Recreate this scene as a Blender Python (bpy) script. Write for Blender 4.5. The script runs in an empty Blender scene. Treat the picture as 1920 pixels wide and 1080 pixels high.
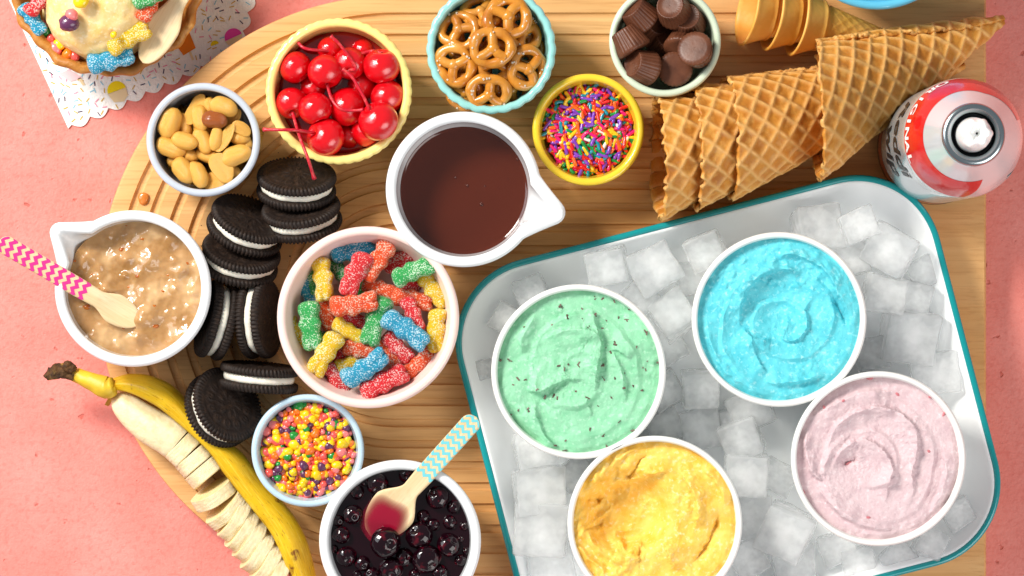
import bpy, bmesh, math, random
import numpy as np
from mathutils import Vector, Matrix, Quaternion, noise as mnoise

random.seed(7); RNG = np.random.RandomState(7)
PI = math.pi
sc = bpy.context.scene
COL = sc.collection
# ------------------------------------------------------------------ camera, world, lamps, exposure
HC, ZREF, MPP = 2.22, 0.06, 0.0003          # camera height, plane where one photo pixel is 0.3 mm
BT = 0.020                                   # top of the wooden board
cam_d = bpy.data.cameras.new('camera'); cam = bpy.data.objects.new('camera', cam_d); COL.objects.link(cam)
cam.location = (0, 0, HC); cam_d.sensor_width = 36.0
cam_d.lens = 36.0 * (HC - ZREF) / (1920 * MPP); cam_d.clip_start = 0.05; cam_d.clip_end = 50
sc.camera = cam
world = bpy.data.worlds.new('World'); sc.world = world; world.use_nodes = True
wb = world.node_tree.nodes['Background']; wb.inputs[0].default_value = (0.86, 0.93, 1.0, 1); wb.inputs[1].default_value = 0.32
def area(name, loc, target, size, power, color, size_y=None):
    l = bpy.data.lights.new(name, 'AREA'); l.energy = power; l.color = color; l.size = size
    if size_y: l.shape = 'RECTANGLE'; l.size_y = size_y
    o = bpy.data.objects.new(name, l); COL.objects.link(o); o.location = loc
    o.rotation_euler = (Vector(target) - Vector(loc)).to_track_quat('-Z', 'Y').to_euler()
    return o
area('window_light', (-1.05, 0.89, 1.27), (0.0, -0.02, 0.02), 0.44, 43.0, (1.0, 0.94, 0.85))
area('left_fill_light', (-1.25, 0.55, 1.0), (0.0, 0.0, 0.0), 1.1, 19.0, (0.90, 0.95, 1.0))  # added broad soft fill from the left, in place of stronger world ambient
area('right_fill_light', (1.15, -1.0, 1.25), (0.0, 0.0, 0.0), 1.2, 24.0, (1.0, 0.97, 0.94))  # added fill lamp at lower right to lift the shadows, no actual source there
sc.view_settings.view_transform = 'Standard'; sc.view_settings.look = 'None'
sc.view_settings.exposure = -0.12; sc.view_settings.gamma = 1.0; sc.view_settings.use_curve_mapping = False
sc.cycles.use_denoising = True
sc.cycles.max_bounces = 10; sc.cycles.transmission_bounces = 10; sc.cycles.caustics_reflective = False; sc.cycles.caustics_refractive = True
sc.cycles.sample_clamp_indirect = 6.0

# ------------------------------------------------------------------ helpers
def sz(z): return MPP * (HC - z) / (HC - ZREF)
def W(x, y, z): s = sz(z); return Vector(((x - 960) * s, -(y - 540) * s, z))
CR = {1: (0, 0, .37037), 2: (480, 0, .37037), 3: (980, 0, .38893), 4: (1400, 0, .38893), 5: (0, 360, .37037),
      6: (360, 280, .46312), 7: (60, 660, .38877), 8: (440, 720, .33333), 'a': (860, 440, .40747),
      'b': (1260, 340, .42581), 'c': (920, 760, .2963), 'd': (1360, 660, .38889), 'n': (0, 0, .25), 't': (0, 0, 1)}
def C(k, x, y): ox, oy, s = CR[k]; return ox + s * x, oy + s * y
def CW(k, x, y, z): a, b = C(k, x, y); return W(a, b, z)
def lin(h):
    h = h.lstrip('#'); v = [int(h[i:i + 2], 16) / 255 for i in (0, 2, 4)]
    return tuple((c / 12.92 if c <= .04045 else ((c + .055) / 1.055) ** 2.4) for c in v) + (1.0,)

# ---- numpy gradient noise
_perm = np.random.RandomState(3).permutation(512).astype(np.int64)
def _h(i, j, k): return _perm[(_perm[(_perm[i & 511] + j) & 511] + k) & 511]
def pn(x, y, seed=0):
    x = np.asarray(x, float); y = np.asarray(y, float)
    xi = np.floor(x).astype(np.int64); yi = np.floor(y).astype(np.int64); xf = x - xi; yf = y - yi
    def g(i, j, dx, dy):
        a = _h(i, j, seed) * (2 * PI / 512); return np.cos(a) * dx + np.sin(a) * dy
    u = xf ** 3 * (xf * (xf * 6 - 15) + 10); v = yf ** 3 * (yf * (yf * 6 - 15) + 10)
    n00 = g(xi, yi, xf, yf); n10 = g(xi + 1, yi, xf - 1, yf); n01 = g(xi, yi + 1, xf, yf - 1); n11 = g(xi + 1, yi + 1, xf - 1, yf - 1)
    return 1.5 * ((n00 * (1 - u) + n10 * u) * (1 - v) + (n01 * (1 - u) + n11 * u) * v)
def fbm(x, y, o=4, seed=0, gain=.5):
    r = 0; a = 1
    for k in range(o): r = r + a * pn(x * 2 ** k, y * 2 ** k, seed + k * 7); a *= gain
    return r

# ---- materials
def M(name, col, rough=.5, spec=.5, sss=0, sssr=(1, .5, .3), sscale=.003, trans=0, ior=1.45, coat=0, metal=0,
      var=None, var2=None, bump=None, bump2=None, stretch=(1, 1, 1), sheen=0, alpha=1):
    m = bpy.data.materials.new(name); m.use_nodes = True; nt = m.node_tree; N = nt.nodes; L = nt.links
    b = N['Principled BSDF']; I = b.inputs
    if isinstance(col, str): col = lin(col)
    I['Base Color'].default_value = col; I['Roughness'].default_value = rough; I['Specular IOR Level'].default_value = spec
    I['Subsurface Weight'].default_value = sss; I['Subsurface Radius'].default_value = sssr; I['Subsurface Scale'].default_value = sscale
    I['Transmission Weight'].default_value = trans; I['IOR'].default_value = ior; I['Coat Weight'].default_value = coat; I['Coat Roughness'].default_value = .06
    I['Metallic'].default_value = metal; I['Sheen Weight'].default_value = sheen; I['Alpha'].default_value = alpha
    tc = N.new('ShaderNodeTexCoord'); oi = N.new('ShaderNodeObjectInfo')
    ad = N.new('ShaderNodeVectorMath'); ad.operation = 'MULTIPLY_ADD'; ad.inputs[1].default_value = stretch
    sc_ = N.new('ShaderNodeMath'); sc_.operation = 'MULTIPLY'; sc_.inputs[1].default_value = 3.7; L.new(oi.outputs['Random'], sc_.inputs[0])
    L.new(tc.outputs['Object'], ad.inputs[0]); L.new(sc_.outputs[0], ad.inputs[2])
    vec = ad.outputs[0]
    def nz(scale, detail=3, rough_=.55, dist=0):
        n = N.new('ShaderNodeTexNoise'); n.inputs['Scale'].default_value = scale; n.inputs['Detail'].default_value = detail
        n.inputs['Roughness'].default_value = rough_; n.inputs['Distortion'].default_value = dist; L.new(vec, n.inputs['Vector']); return n
    cur = None
    for v in (var, var2):
        if not v: continue
        scale, c2, lo, hi = v[:4]; det = v[4] if len(v) > 4 else 3
        n = nz(scale, det); mr = N.new('ShaderNodeMapRange'); mr.inputs[1].default_value = lo; mr.inputs[2].default_value = hi
        L.new(n.outputs['Fac'], mr.inputs[0]); mx = N.new('ShaderNodeMix'); mx.data_type = 'RGBA'
        L.new(mr.outputs[0], mx.inputs[0])
        if cur is None: mx.inputs[6].default_value = col
        else: L.new(cur, mx.inputs[6])
        mx.inputs[7].default_value = lin(c2) if isinstance(c2, str) else c2
        cur = mx.outputs[2]
    if cur is not None: L.new(cur, I['Base Color'])
    prev = None
    for bp in (bump, bump2):
        if not bp: continue
        scale, strength, dist = bp[:3]; det = bp[3] if len(bp) > 3 else 3
        n = nz(scale, det); bn = N.new('ShaderNodeBump'); bn.inputs['Strength'].default_value = strength; bn.inputs['Distance'].default_value = dist
        L.new(n.outputs['Fac'], bn.inputs['Height'])
        if prev is not None: L.new(prev, bn.inputs['Normal'])
        prev = bn.outputs['Normal']
    if prev is not None: L.new(prev, I['Normal'])
    return m

# ---- objects
def tag(o, label=None, cat=None, group=None, kind=None):
    if label: o['label'] = label
    if cat: o['category'] = cat
    if group: o['group'] = group
    if kind: o['kind'] = kind
    return o
def mesh(name, V, F, mat=None, smooth=True):
    me = bpy.data.meshes.new(name); me.from_pydata([tuple(map(float, v)) for v in V] if not isinstance(V, np.ndarray) else V.tolist(), [], F)
    if mat is not None:
        for m in (mat if isinstance(mat, (list, tuple)) else [mat]): me.materials.append(m)
    if smooth: me.shade_smooth()
    me.update(); return me
def obj(name, me, parent=None, loc=None, mat=None, matrix=None):
    o = bpy.data.objects.new(name, me); COL.objects.link(o)
    if parent is not None: o.parent = parent
    if matrix is not None: o.matrix_local = matrix
    elif loc is not None: o.location = loc
    if mat is not None:
        o.material_slots[0].link = 'OBJECT'; o.material_slots[0].material = mat
    return o
def thing(name, loc, label, cat, group=None, matrix=None):
    o = bpy.data.objects.new(name, None); o.empty_display_size = .01; COL.objects.link(o)
    if matrix is not None: o.matrix_local = matrix
    else: o.location = loc
    return tag(o, label, cat, group)
def grid_faces(nr, nc, wrap=True, flip=False):
    F = []
    for i in range(nr - 1):
        for j in range(nc if wrap else nc - 1):
            a = i * nc + j; b = i * nc + (j + 1) % nc; q = (a, b, b + nc, a + nc)
            F.append(q[::-1] if flip else q)
    return F
def lathe(prof, n=64, rf=None):
    """prof: (r,z) list from the outside bottom to the inside bottom; rf(theta array, k, r, z) -> r array (or (r,z))"""
    th = np.arange(n) * 2 * PI / n; V = []
    for k, (r, z) in enumerate(prof):
        rr = np.full(n, float(r)); zz = np.full(n, float(z))
        if rf is not None:
            q = rf(th, k, r, z)
            rr, zz = q if isinstance(q, tuple) else (q, zz)
        V.append(np.stack([rr * np.cos(th), rr * np.sin(th), zz * np.ones(n)], 1))
    return np.concatenate(V), grid_faces(len(prof), n)
def tube(P, R, n=10, cap=True):
    P = [Vector(p) for p in P]; V = []; F = []; N = len(P)
    if not hasattr(R, '__len__'): R = [R] * N
    prev = None
    for i, p in enumerate(P):
        t = (P[min(i + 1, N - 1)] - P[max(i - 1, 0)]).normalized()
        if prev is None:
            a = Vector((0, 0, 1)) if abs(t.z) < .9 else Vector((1, 0, 0)); prev = (a - t * a.dot(t)).normalized()
        else:
            prev = (prev - t * prev.dot(t)).normalized()
        b = t.cross(prev)
        for j in range(n):
            an = 2 * PI * j / n; V.append(tuple(p + (prev * math.cos(an) + b * math.sin(an)) * R[i]))
    F = grid_faces(N, n)
    if cap: F += [tuple(range(n))[::-1], tuple(range((N - 1) * n, N * n))]
    return V, F
def smooth_path(P, m=8):
    P = [np.array(p, float) for p in P]; Q = [2 * P[0] - P[1]] + P + [2 * P[-1] - P[-2]]; out = []
    for i in range(1, len(Q) - 2):
        for k in range(m):
            t = k / m
            out.append(.5 * ((2 * Q[i]) + (-Q[i - 1] + Q[i + 1]) * t + (2 * Q[i - 1] - 5 * Q[i] + 4 * Q[i + 1] - Q[i + 2]) * t * t + (-Q[i - 1] + 3 * Q[i] - 3 * Q[i + 1] + Q[i + 2]) * t ** 3))
    out.append(P[-1]); return out
def resample(P, n):
    P = np.array(P, float); d = np.r_[0, np.cumsum(np.linalg.norm(np.diff(P, axis=0), axis=1))]; t = np.linspace(0, d[-1], n)
    return np.stack([np.interp(t, d, P[:, k]) for k in range(P.shape[1])], 1)
def join(parts):
    V = []; F = []
    for v, f in parts:
        o = len(V); V += [tuple(x) for x in v]; F += [tuple(i + o for i in q) for q in f]
    return V, F
def boxm(cx, cy, cz, x, y, z, rz=0):
    c, s = math.cos(rz), math.sin(rz); V = []
    for dz in (-1, 1):
        for dx, dy in ((-1, -1), (1, -1), (1, 1), (-1, 1)):
            a, b = dx * x / 2, dy * y / 2; V.append((cx + a * c - b * s, cy + a * s + b * c, cz + dz * z / 2))
    return V, [(3, 2, 1, 0), (4, 5, 6, 7), (0, 1, 5, 4), (1, 2, 6, 5), (2, 3, 7, 6), (3, 0, 4, 7)]
def ico(sub, fn=None):
    bm = bmesh.new(); bmesh.ops.create_icosphere(bm, subdivisions=sub, radius=1)
    V = [v.co.copy() for v in bm.verts]; F = [tuple(v.index for v in f.verts) for f in bm.faces]; bm.free()
    if fn: V = [fn(v) for v in V]
    return V, F
def basis(n, spin=0):
    """matrix whose z axis is n"""
    q = Vector(n).normalized().to_track_quat('Z', 'Y'); return (q @ Quaternion((0, 0, 1), spin)).to_matrix().to_4x4()
def at(loc, n=(0, 0, 1), spin=0, s=1.0):
    return Matrix.Translation(loc) @ basis(n, spin) @ Matrix.Scale(s, 4)
def N3(v, f, s=0): return mnoise.noise(Vector(v) * f + Vector((s * 3.1, s * 1.7, s * 5.3)))

# ------------------------------------------------------------------ the table
def mat_table():
    m = M('coral_plaster', '#DE7A70', rough=.62, spec=.35, bump=(700, .5, .0008, 4), bump2=(160, .2, .0012, 3))
    nt = m.node_tree; N = nt.nodes; L = nt.links; b = N['Principled BSDF']; tc = N.new('ShaderNodeTexCoord')
    n1 = N.new('ShaderNodeTexNoise'); n1.inputs['Scale'].default_value = 22; n1.inputs['Detail'].default_value = 6; n1.inputs['Roughness'].default_value = .65
    n2 = N.new('ShaderNodeTexNoise'); n2.inputs['Scale'].default_value = 330; n2.inputs['Detail'].default_value = 3
    n3 = N.new('ShaderNodeTexNoise'); n3.inputs['Scale'].default_value = 130; n3.inputs['Detail'].default_value = 2
    for n in (n1, n2, n3): L.new(tc.outputs['Object'], n.inputs['Vector'])
    def mr(src, lo, hi, a, c):
        r = N.new('ShaderNodeMapRange'); r.inputs[1].default_value = lo; r.inputs[2].default_value = hi; r.inputs[3].default_value = a; r.inputs[4].default_value = c; L.new(src, r.inputs[0]); return r.outputs[0]
    def mix(fac, a, c):
        x = N.new('ShaderNodeMix'); x.data_type = 'RGBA'; L.new(fac, x.inputs[0])
        if isinstance(a, tuple): x.inputs[6].default_value = a
        else: L.new(a, x.inputs[6])
        x.inputs[7].default_value = c; return x.outputs[2]
    c = mix(mr(n1.outputs[0], .38, .66, 0, 1), lin('#E08277'), lin('#E68F85'))
    c = mix(mr(n2.outputs[0], .50, .68, 0, .35), c, lin('#CE665B'))
    c = mix(mr(n3.outputs[0], .70, .74, 0, .7), c, lin('#C45A4C'))
    L.new(c, b.inputs['Base Color'])
    bm_ = N.new('ShaderNodeBump'); bm_.inputs['Strength'].default_value = .5; bm_.inputs['Distance'].default_value = .0015; bm_.invert = True
    L.new(mr(n3.outputs[0], .69, .75, 0, 1), bm_.inputs['Height'])
    for lk in list(b.inputs['Normal'].links): L.new(lk.from_socket, bm_.inputs['Normal'])
    L.new(bm_.outputs[0], b.inputs['Normal'])
    return m
tb = obj('table_surface', mesh('table_surface', [(-1.6, -1.6, 0), (1.6, -1.6, 0), (1.6, 1.6, 0), (-1.6, 1.6, 0)], [(0, 1, 2, 3)], mat_table(), False))
tag(tb, 'coral pink plastered table top', kind='structure')

# ------------------------------------------------------------------ the board
def mat_wood(name='maple_wood', c1='#E4B67C', c2='#D19B5C', c3='#A96D34', gx=1.0, spin=0):
    m = bpy.data.materials.new(name); m.use_nodes = True; nt = m.node_tree; N = nt.nodes; L = nt.links; b = N['Principled BSDF']
    tc = N.new('ShaderNodeTexCoord')
    def mp(sx, sy, s3):
        a = N.new('ShaderNodeMapping'); a.inputs['Scale'].default_value = (sx, sy, s3); a.inputs['Rotation'].default_value = (0, 0, spin); L.new(tc.outputs['Object'], a.inputs[0]); return a.outputs[0]
    def nz(v, s, d, r=.55, di=0):
        n = N.new('ShaderNodeTexNoise'); n.inputs['Scale'].default_value = s; n.inputs['Detail'].default_value = d; n.inputs['Roughness'].default_value = r; n.inputs['Distortion'].default_value = di; L.new(v, n.inputs['Vector']); return n.outputs[0]
    def mr(src, lo, hi, a=0, c=1):
        r = N.new('ShaderNodeMapRange'); r.inputs[1].default_value = lo; r.inputs[2].default_value = hi; r.inputs[3].default_value = a; r.inputs[4].default_value = c; L.new(src, r.inputs[0]); return r.outputs[0]
    def mix(fac, a, c):
        x = N.new('ShaderNodeMix'); x.data_type = 'RGBA'; L.new(fac, x.inputs[0])
        for i, q in ((6, a), (7, c)):
            if isinstance(q, tuple): x.inputs[i].default_value = q
            else: L.new(q, x.inputs[i])
        return x.outputs[2]
    wv = N.new('ShaderNodeTexWave'); wv.wave_type = 'BANDS'; wv.bands_direction = 'Y'
    wv.inputs['Scale'].default_value = 22 * gx; wv.inputs['Distortion'].default_value = 9; wv.inputs['Detail'].default_value = 2; wv.inputs['Detail Scale'].default_value = .6
    L.new(mp(.16, 1, 1), wv.inputs['Vector'])
    broad = nz(mp(1.2, 9, 9), 3 * gx, 3); fib = nz(mp(14, 420, 420), 1.6 * gx, 4, .6); fib2 = nz(mp(5, 110, 110), 2 * gx, 3)
    c = mix(mr(broad, .32, .68), lin(c1), lin(c2))
    c = mix(mr(wv.outputs[0], .6, 1, 0, .14), c, lin(c3))
    c = mix(mr(fib2, .42, .75, 0, .6), c, lin(c2))
    c = mix(mr(fib, .50, .70, 0, .42), c, lin(c3))
    L.new(c, b.inputs['Base Color']); b.inputs['Roughness'].default_value = .5; b.inputs['Specular IOR Level'].default_value = .35
    bp = N.new('ShaderNodeBump'); bp.inputs['Strength'].default_value = .25; bp.inputs['Distance'].default_value = .0006; L.new(fib, bp.inputs['Height']); L.new(bp.outputs[0], b.inputs['Normal'])
    return m
WOOD = mat_wood()
def board():
    s = sz(BT); cx, cy = W(744, 551, BT).xy; R = 561 * s; xr = W(1846, 0, BT).x; xend = W(1560, 0, BT).x
    prof = [(0.0, 0)]
    edges = [527 - 39.6 * k for k in range(13)]
    pts = []
    for ro in edges[::-1]:
        ri = ro - 15
        pts += [(ri - 12, 0), (ri - .6, 0), (ri + .4, -.55), (ri + 2.0, -.9), (ri + 5, -1), (ri + 10, -1), (ri + 13, -.9), (ri + 14.6, -.55), (ri + 15.6, 0)]
    pts = [(r * s, g) for r, g in pts if r > 2]
    prof += pts + [(R - 6 * s, 0)]
    rs = [r for r, g in prof]; gs = [g for r, g in prof]
    ns, na = 34, 110
    xs = np.r_[np.linspace(xr, xend + .012, 8), np.linspace(xend + .010, xend - .03, 12), np.linspace(xend - .05, cx, 14)[:-1]]
    path = [('s', x, 1) for x in xs] + [('a', a, 0) for a in np.linspace(PI / 2, 3 * PI / 2, na)] + [('s', x, -1) for x in xs[::-1]]
    V = []; nr = len(rs); depth = .0023
    extra = [(R - 2.0 * s, -.0003), (R - .5 * s, -.0012), (R, -.0030), (R, -BT + .0035), (R - 6 * s, -BT + .0015)]
    def pos(p, r):
        if p[0] == 's': return (p[1], cy + p[2] * r)
        return (cx + r * math.cos(p[1]), cy + r * math.sin(p[1]))
    for p in path:
        f = 1.0
        if p[0] == 's': f = min(1, max(0, (xend - p[1]) / .02)); f = math.sqrt(1 - (1 - f) ** 2) * (.62 + .38 * min(1, max(0, (cx + .06 - p[1]) / .06)))
        endz = -.0012 if (p[0] == 's' and abs(p[1] - xr) < 1e-6) else 0
        for r, g in zip(rs, gs): x, y = pos(p, r); V.append((x, y, BT + g * depth * f + endz))
        for r, z in extra: x, y = pos(p, r); V.append((x, y, BT + z + (endz if z > -.01 else 0)))
    nc = nr + len(extra); F = []
    for i in range(len(path) - 1):
        for j in range(nc - 1):
            a = i * nc + j; F.append((a, a + 1, a + nc + 1, a + nc))
    n0 = len(V)                                                 # right end face
    last = (len(path) - 1) * nc
    loop = [last + j for j in range(nc - 2, -1, -1)] + [j for j in range(1, nc - 1)]
    base = len(V); V += [(V[i][0] + .0012, V[i][1], V[i][2] - .0016) if V[i][2] > .01 else (V[i][0] + .0012, V[i][1], V[i][2]) for i in loop]
    low = len(V); V += [(V[i][0] + .0012, V[i][1], .0016) for i in loop]
    for k in range(len(loop) - 1):
        F.append((loop[k], base + k, base + k + 1, loop[k + 1])); F.append((base + k, low + k, low + k + 1, base + k + 1))
    me = mesh('cutting_board', V, F, WOOD); bm = bmesh.new(); bm.from_mesh(me); bmesh.ops.recalc_face_normals(bm, faces=bm.faces); bm.to_mesh(me); bm.free()
    for p in me.polygons: p.use_smooth = True
    me.set_sharp_from_angle(angle=math.radians(38))
    o = obj('cutting_board', me); tag(o, 'large pale wooden board with round left end and concentric grooves', 'board')
board()

# ------------------------------------------------------------------ bowls
def bowl_profile(R, h, rb, t, curve=.6, floor=.004, lip=None, n=14):
    lip = lip or t; P = [(0, 0), (rb * .9, 0), (rb, .0012)]
    for k in range(1, n): u = k / n; P.append((rb + (R - rb) * u ** curve, h * u))
    for k in range(9): a = PI * k / 8; P.append((R - lip / 2 + lip / 2 * math.cos(a), h + .5 * lip * math.sin(a) - lip * .25))
    for k in range(n - 1, 0, -1):
        u = k / n; P.append((max(.001, rb + (R - rb) * u ** curve - (t + (lip - t) * u ** 6)), floor + (h - floor) * u))
    P += [(rb * .75, floor), (rb * .3, floor - .0004), (0.0005, floor - .0005)]
    return P
def bowl(name, px, py, Rpx, h, mat, label, rbf=.6, t=.003, curve=.55, lip=None, floor=.004, flute=None, n=96, cat='bowl'):
    z = BT + h; R = Rpx * sz(z); c = W(px, py, z); c.z = BT
    P = bowl_profile(R, h, R * rbf, t, curve, floor, lip)
    rf = None
    if flute:
        cnt, amp, inner = flute; n = cnt * 8
        def rf(th, k, r, zz):
            u = np.clip(zz / h, 0, 1); out = k <= 14 + 6
            a = amp * (u ** .7) * (1 if out else inner)
            return r + a * (np.abs(np.cos(cnt * th / 2)) - .5) if r > R * .3 else np.full(len(th), r)
    V, F = lathe(P, n, rf); o = obj(name, mesh(name, V, F, mat), loc=c); tag(o, label, cat)
    return c, z, R
def ceramic(n, c, rough=.16, sss=0, coat=.3, **k): return M(n, c, rough=rough, spec=.5, coat=coat, sss=sss, sssr=(1, 1, 1), sscale=.002, bump=(60, .08, .001, 2), **k)
GREY_CER = ceramic('grey_glaze', '#B9C0CB'); YEL_CER = ceramic('pale_yellow_glaze', '#F3DC84'); TEAL_CER = ceramic('aqua_glaze', '#8FC9C4')
GOLD_CER = ceramic('bright_yellow_glaze', '#EDC936'); SAGE_CER = ceramic('pale_green_glaze', '#CBD8BF'); WHITE_CER = ceramic('white_porcelain', '#E9EBEC', rough=.1)
PINK_CER = ceramic('blush_glaze', '#F6D6CC'); BLUE_CER = ceramic('powder_blue_glaze', '#B9D3E2'); SKY_CER = ceramic('sky_blue_glaze', '#62BFDF')

# outline of a pouring bowl: a circle with a small round lip drawn out of it
def spout_r(R, d, r2, ths, conc=.0):
    def f(th):
        c = np.cos(th); s = np.sin(th); out = np.full(th.shape, R, float)
        for q in np.linspace(0, 1, 60):
            dd = d * q; rr = R + (r2 - R) * (q ** (1 - conc)); dl = th - ths
            b = dd * np.cos(dl); disc = rr ** 2 - (dd * np.sin(dl)) ** 2
            ok = disc > 0; val = np.where(ok, b + np.sqrt(np.maximum(disc, 0)), 0); out = np.maximum(out, val)
        return out
    return f
def pour_bowl(name, px, py, Rpx, h, tip, r2px, mat, label, t=.0046):
    z = BT + h; s = sz(z); R = Rpx * s; c = W(px, py, z); tp = W(*tip, z); c.z = BT
    v = tp - c; ang = math.atan2(v.y, v.x); d = v.xy.length - r2px * s
    fo = spout_r(1.0, d / R, r2px * s / R, ang, .18); fi = spout_r(1.0, (d - t * .4) / (R - t), max(.0018, r2px * s - t * .75) / (R - t), ang, .30)
    P = bowl_profile(R, h, R * .78, t * .8, .42, .005, t); n = 180
    def rf(th, k, r, zz):
        if r < R * .4: return np.full(len(th), float(r))
        inner = k > 14 + 4; base = (fi if inner else fo)(th); u = np.clip((zz / h - .45) / .55, 0, 1); w = u * u * (3 - 2 * u)
        if inner: w = np.clip((zz / h - .62) / .38, 0, 1) ** 1.3
        zz2 = zz + .0016 * w * np.clip((base - 1) / .25, 0, 1)
        return r * (1 + (base - 1) * w), zz2
    V, F = lathe(P, n, rf); o = obj(name, mesh(name, V, F, mat), loc=c); tag(o, label, 'bowl')
    return c, z, R

def disc_surface(name, c, R, z, hf, mat, label=None, cat=None, nr=50, ns=140, parent=None, kind=None, rfun=None):
    """a liquid or soft fill: polar height field; hf(X,Y) in world metres -> dz"""
    r = np.linspace(0, 1, nr) ** .8; th = np.arange(ns) * 2 * PI / ns
    RR, TT = np.meshgrid(r, th, indexing='ij'); sc_ = R if rfun is None else rfun(TT)
    X = RR * sc_ * np.cos(TT); Y = RR * sc_ * np.sin(TT); Z = hf(X + c.x, Y + c.y)
    V = np.stack([X, Y, Z], -1).reshape(-1, 3); F = grid_faces(nr, ns)
    k = len(V); rim = V[-ns:].copy(); rim[:, 2] = -.006; V = np.concatenate([V, rim]); F += [(k - ns + j, k - ns + (j + 1) % ns, k + (j + 1) % ns, k + j) for j in range(ns)]
    o = obj(name, mesh(name, V, F, mat), parent=parent, loc=(c.x, c.y, z))
    if label: tag(o, label, cat, kind=kind)
    return o

# ---- grey ramekin of peanuts
c_pn, z_pn, R_pn = bowl('ramekin', 381, 262, 107, .040, GREY_CER, 'small grey ramekin filled with peanuts', .84, .0032, .8, .0042)
PEANUT = M('roasted_peanut', '#E2AA48', rough=.22, spec=.5, sss=.2, sssr=(1, .6, .25), sscale=.003, var=(220, '#B8741F', .42, .70), var2=(70, '#EBBE68', .48, .68), bump=(350, .4, .0009))
PEANUT_SKIN = M('peanut_skin', '#A8571B', rough=.3, coat=.4, var=(160, '#7E3A10', .4, .7), bump=(200, .6, .0012))
def peanut_mesh(seed, half=False):
    def fn(v):
        x, y, z = v; w = 1 - .07 * math.exp(-(x / .35) ** 2) - .10 * x; p = Vector((x, y * w, z * w)); p.y += .10 * x * x * (1 if seed % 2 else -1)
        p *= 1 + .05 * N3(v, 1.6, seed) + .02 * N3(v, 5, seed)
        if half:
            if p.z > .12: p.z = .12 - .05 * math.exp(-((p.y) / .14) ** 2) * (1 if abs(x) < .75 else 0) + .12 * (p.z - .12)
            p.z *= .9
        else:
            p -= Vector((0, 0, 1)) * .09 * math.exp(-(p.y / .07) ** 2) * max(0, z) if seed % 3 == 0 else Vector()
            if x > .85: p.x -= .25 * (x - .85)
        return p
    V, F = ico(4, fn); return mesh('peanut', V, F, PEANUT)
PM = [peanut_mesh(k) for k in range(6)]; PH = [peanut_mesh(k, True) for k in range(6, 9)]
pz = z_pn - .010
peanuts = [  # crop x, y, length, width, angle(deg, image, clockwise), z, kind, label
 (860, 620, 155, 108, -72, 5, 0, 'plump whole peanut against the upper left wall of the grey ramekin'),
 (990, 555, 160, 78, -62, 3, 7, 'slim peanut leaning on the top wall of the grey ramekin'),
 (1135, 540, 138, 92, 18, 8, 0, 'pale curved peanut at the top right of the peanut pile'),
 (1012, 600, 130, 84, 80, 5, 3, 'rounded peanut partly under the brown skinned one'),
 (1088, 605, 128, 84, 8, 9, 9, 'reddish brown peanut still in its skin'),
 (935, 715, 135, 86, 16, 8, 3, 'peanut lying slantwise in the middle left of the ramekin'),
 (865, 750, 148, 96, 24, 4, 3, 'peanut with a notched end at the left wall of the ramekin'),
 (1030, 715, 135, 82, 62, 6, 2, 'smooth golden peanut at the very middle of the peanut pile'),
 (1095, 700, 122, 66, -80, 8, 1, 'narrow upright peanut right of the middle of the ramekin'),
 (1140, 700, 150, 58, -58, 9, 7, 'pale split peanut half standing on edge'),
 (1222, 650, 98, 64, 32, 6, 8, 'small peanut near the right wall below the curved pale one'),
 (1215, 702, 104, 66, 12, 3, 5, 'peanut tucked low at the right wall of the ramekin'),
 (1198, 785, 158, 96, -20, 8, 0, 'large peanut at the right wall of the ramekin'),
 (930, 865, 140, 98, 54, 6, 3, 'creased peanut at the lower left of the peanut pile'),
 (1005, 885, 140, 88, 60, 7, 2, 'curled golden peanut near the bottom of the pile'),
 (1125, 850, 150, 104, 60, 9, 6, 'split peanut half with its flat pale face up'),
 (1085, 912, 124, 84, -12, 5, 8, 'peanut half lowest in the peanut pile'),
 (1062, 790, 138, 76, 25, 3, 4, 'peanut underneath the middle of the pile'),
 (965, 790, 84, 66, 10, 1, 5, 'small dark peanut deep under the slanting one'),
 (932, 640, 126, 74, 75, 0, 1, 'peanut deep in shade by the upper left of the ramekin'),
 (1180, 600, 104, 62, -50, 2, 7, 'peanut half under the curved pale peanut'),
 (1180, 872, 90, 70, 40, 2, 3, 'peanut hidden low at the lower right of the ramekin'),
 (1060, 535, 80, 56, 80, 3, 5, 'little peanut nub between the slim one and the curved one'),
 (1250, 730, 70, 56, 70, 1, 2, 'peanut end deep against the right wall'),
 (890, 820, 90, 70, 30, -2, 5, 'peanut in deep shade at the lower left wall'),
 (1030, 650, 100, 80, 30, -2, 2, 'peanut buried under the middle ones'),
]
for x, y, l, w, a, dz, k, lab in peanuts:
    z = pz + dz * .0009; p = CW(1, x, y, z); s = sz(z) * .37037 / 2 * 1.10
    me = PH[k - 6] if 6 <= k <= 8 else PM[0 if k == 9 else k]
    m = Matrix.Translation(p) @ Matrix.Rotation(-math.radians(a), 4, 'Z') @ Matrix.Rotation(random.uniform(-.25, .25), 4, 'Y') @ Matrix.Rotation(random.uniform(-.3, .3), 4, 'X') @ Matrix.Diagonal((l * s, w * s, w * s * .95, 1))
    o = obj('peanut', me, matrix=m, mat=PEANUT_SKIN if k == 9 else None); tag(o, lab, 'peanut', 'peanuts in the grey ramekin')
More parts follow.
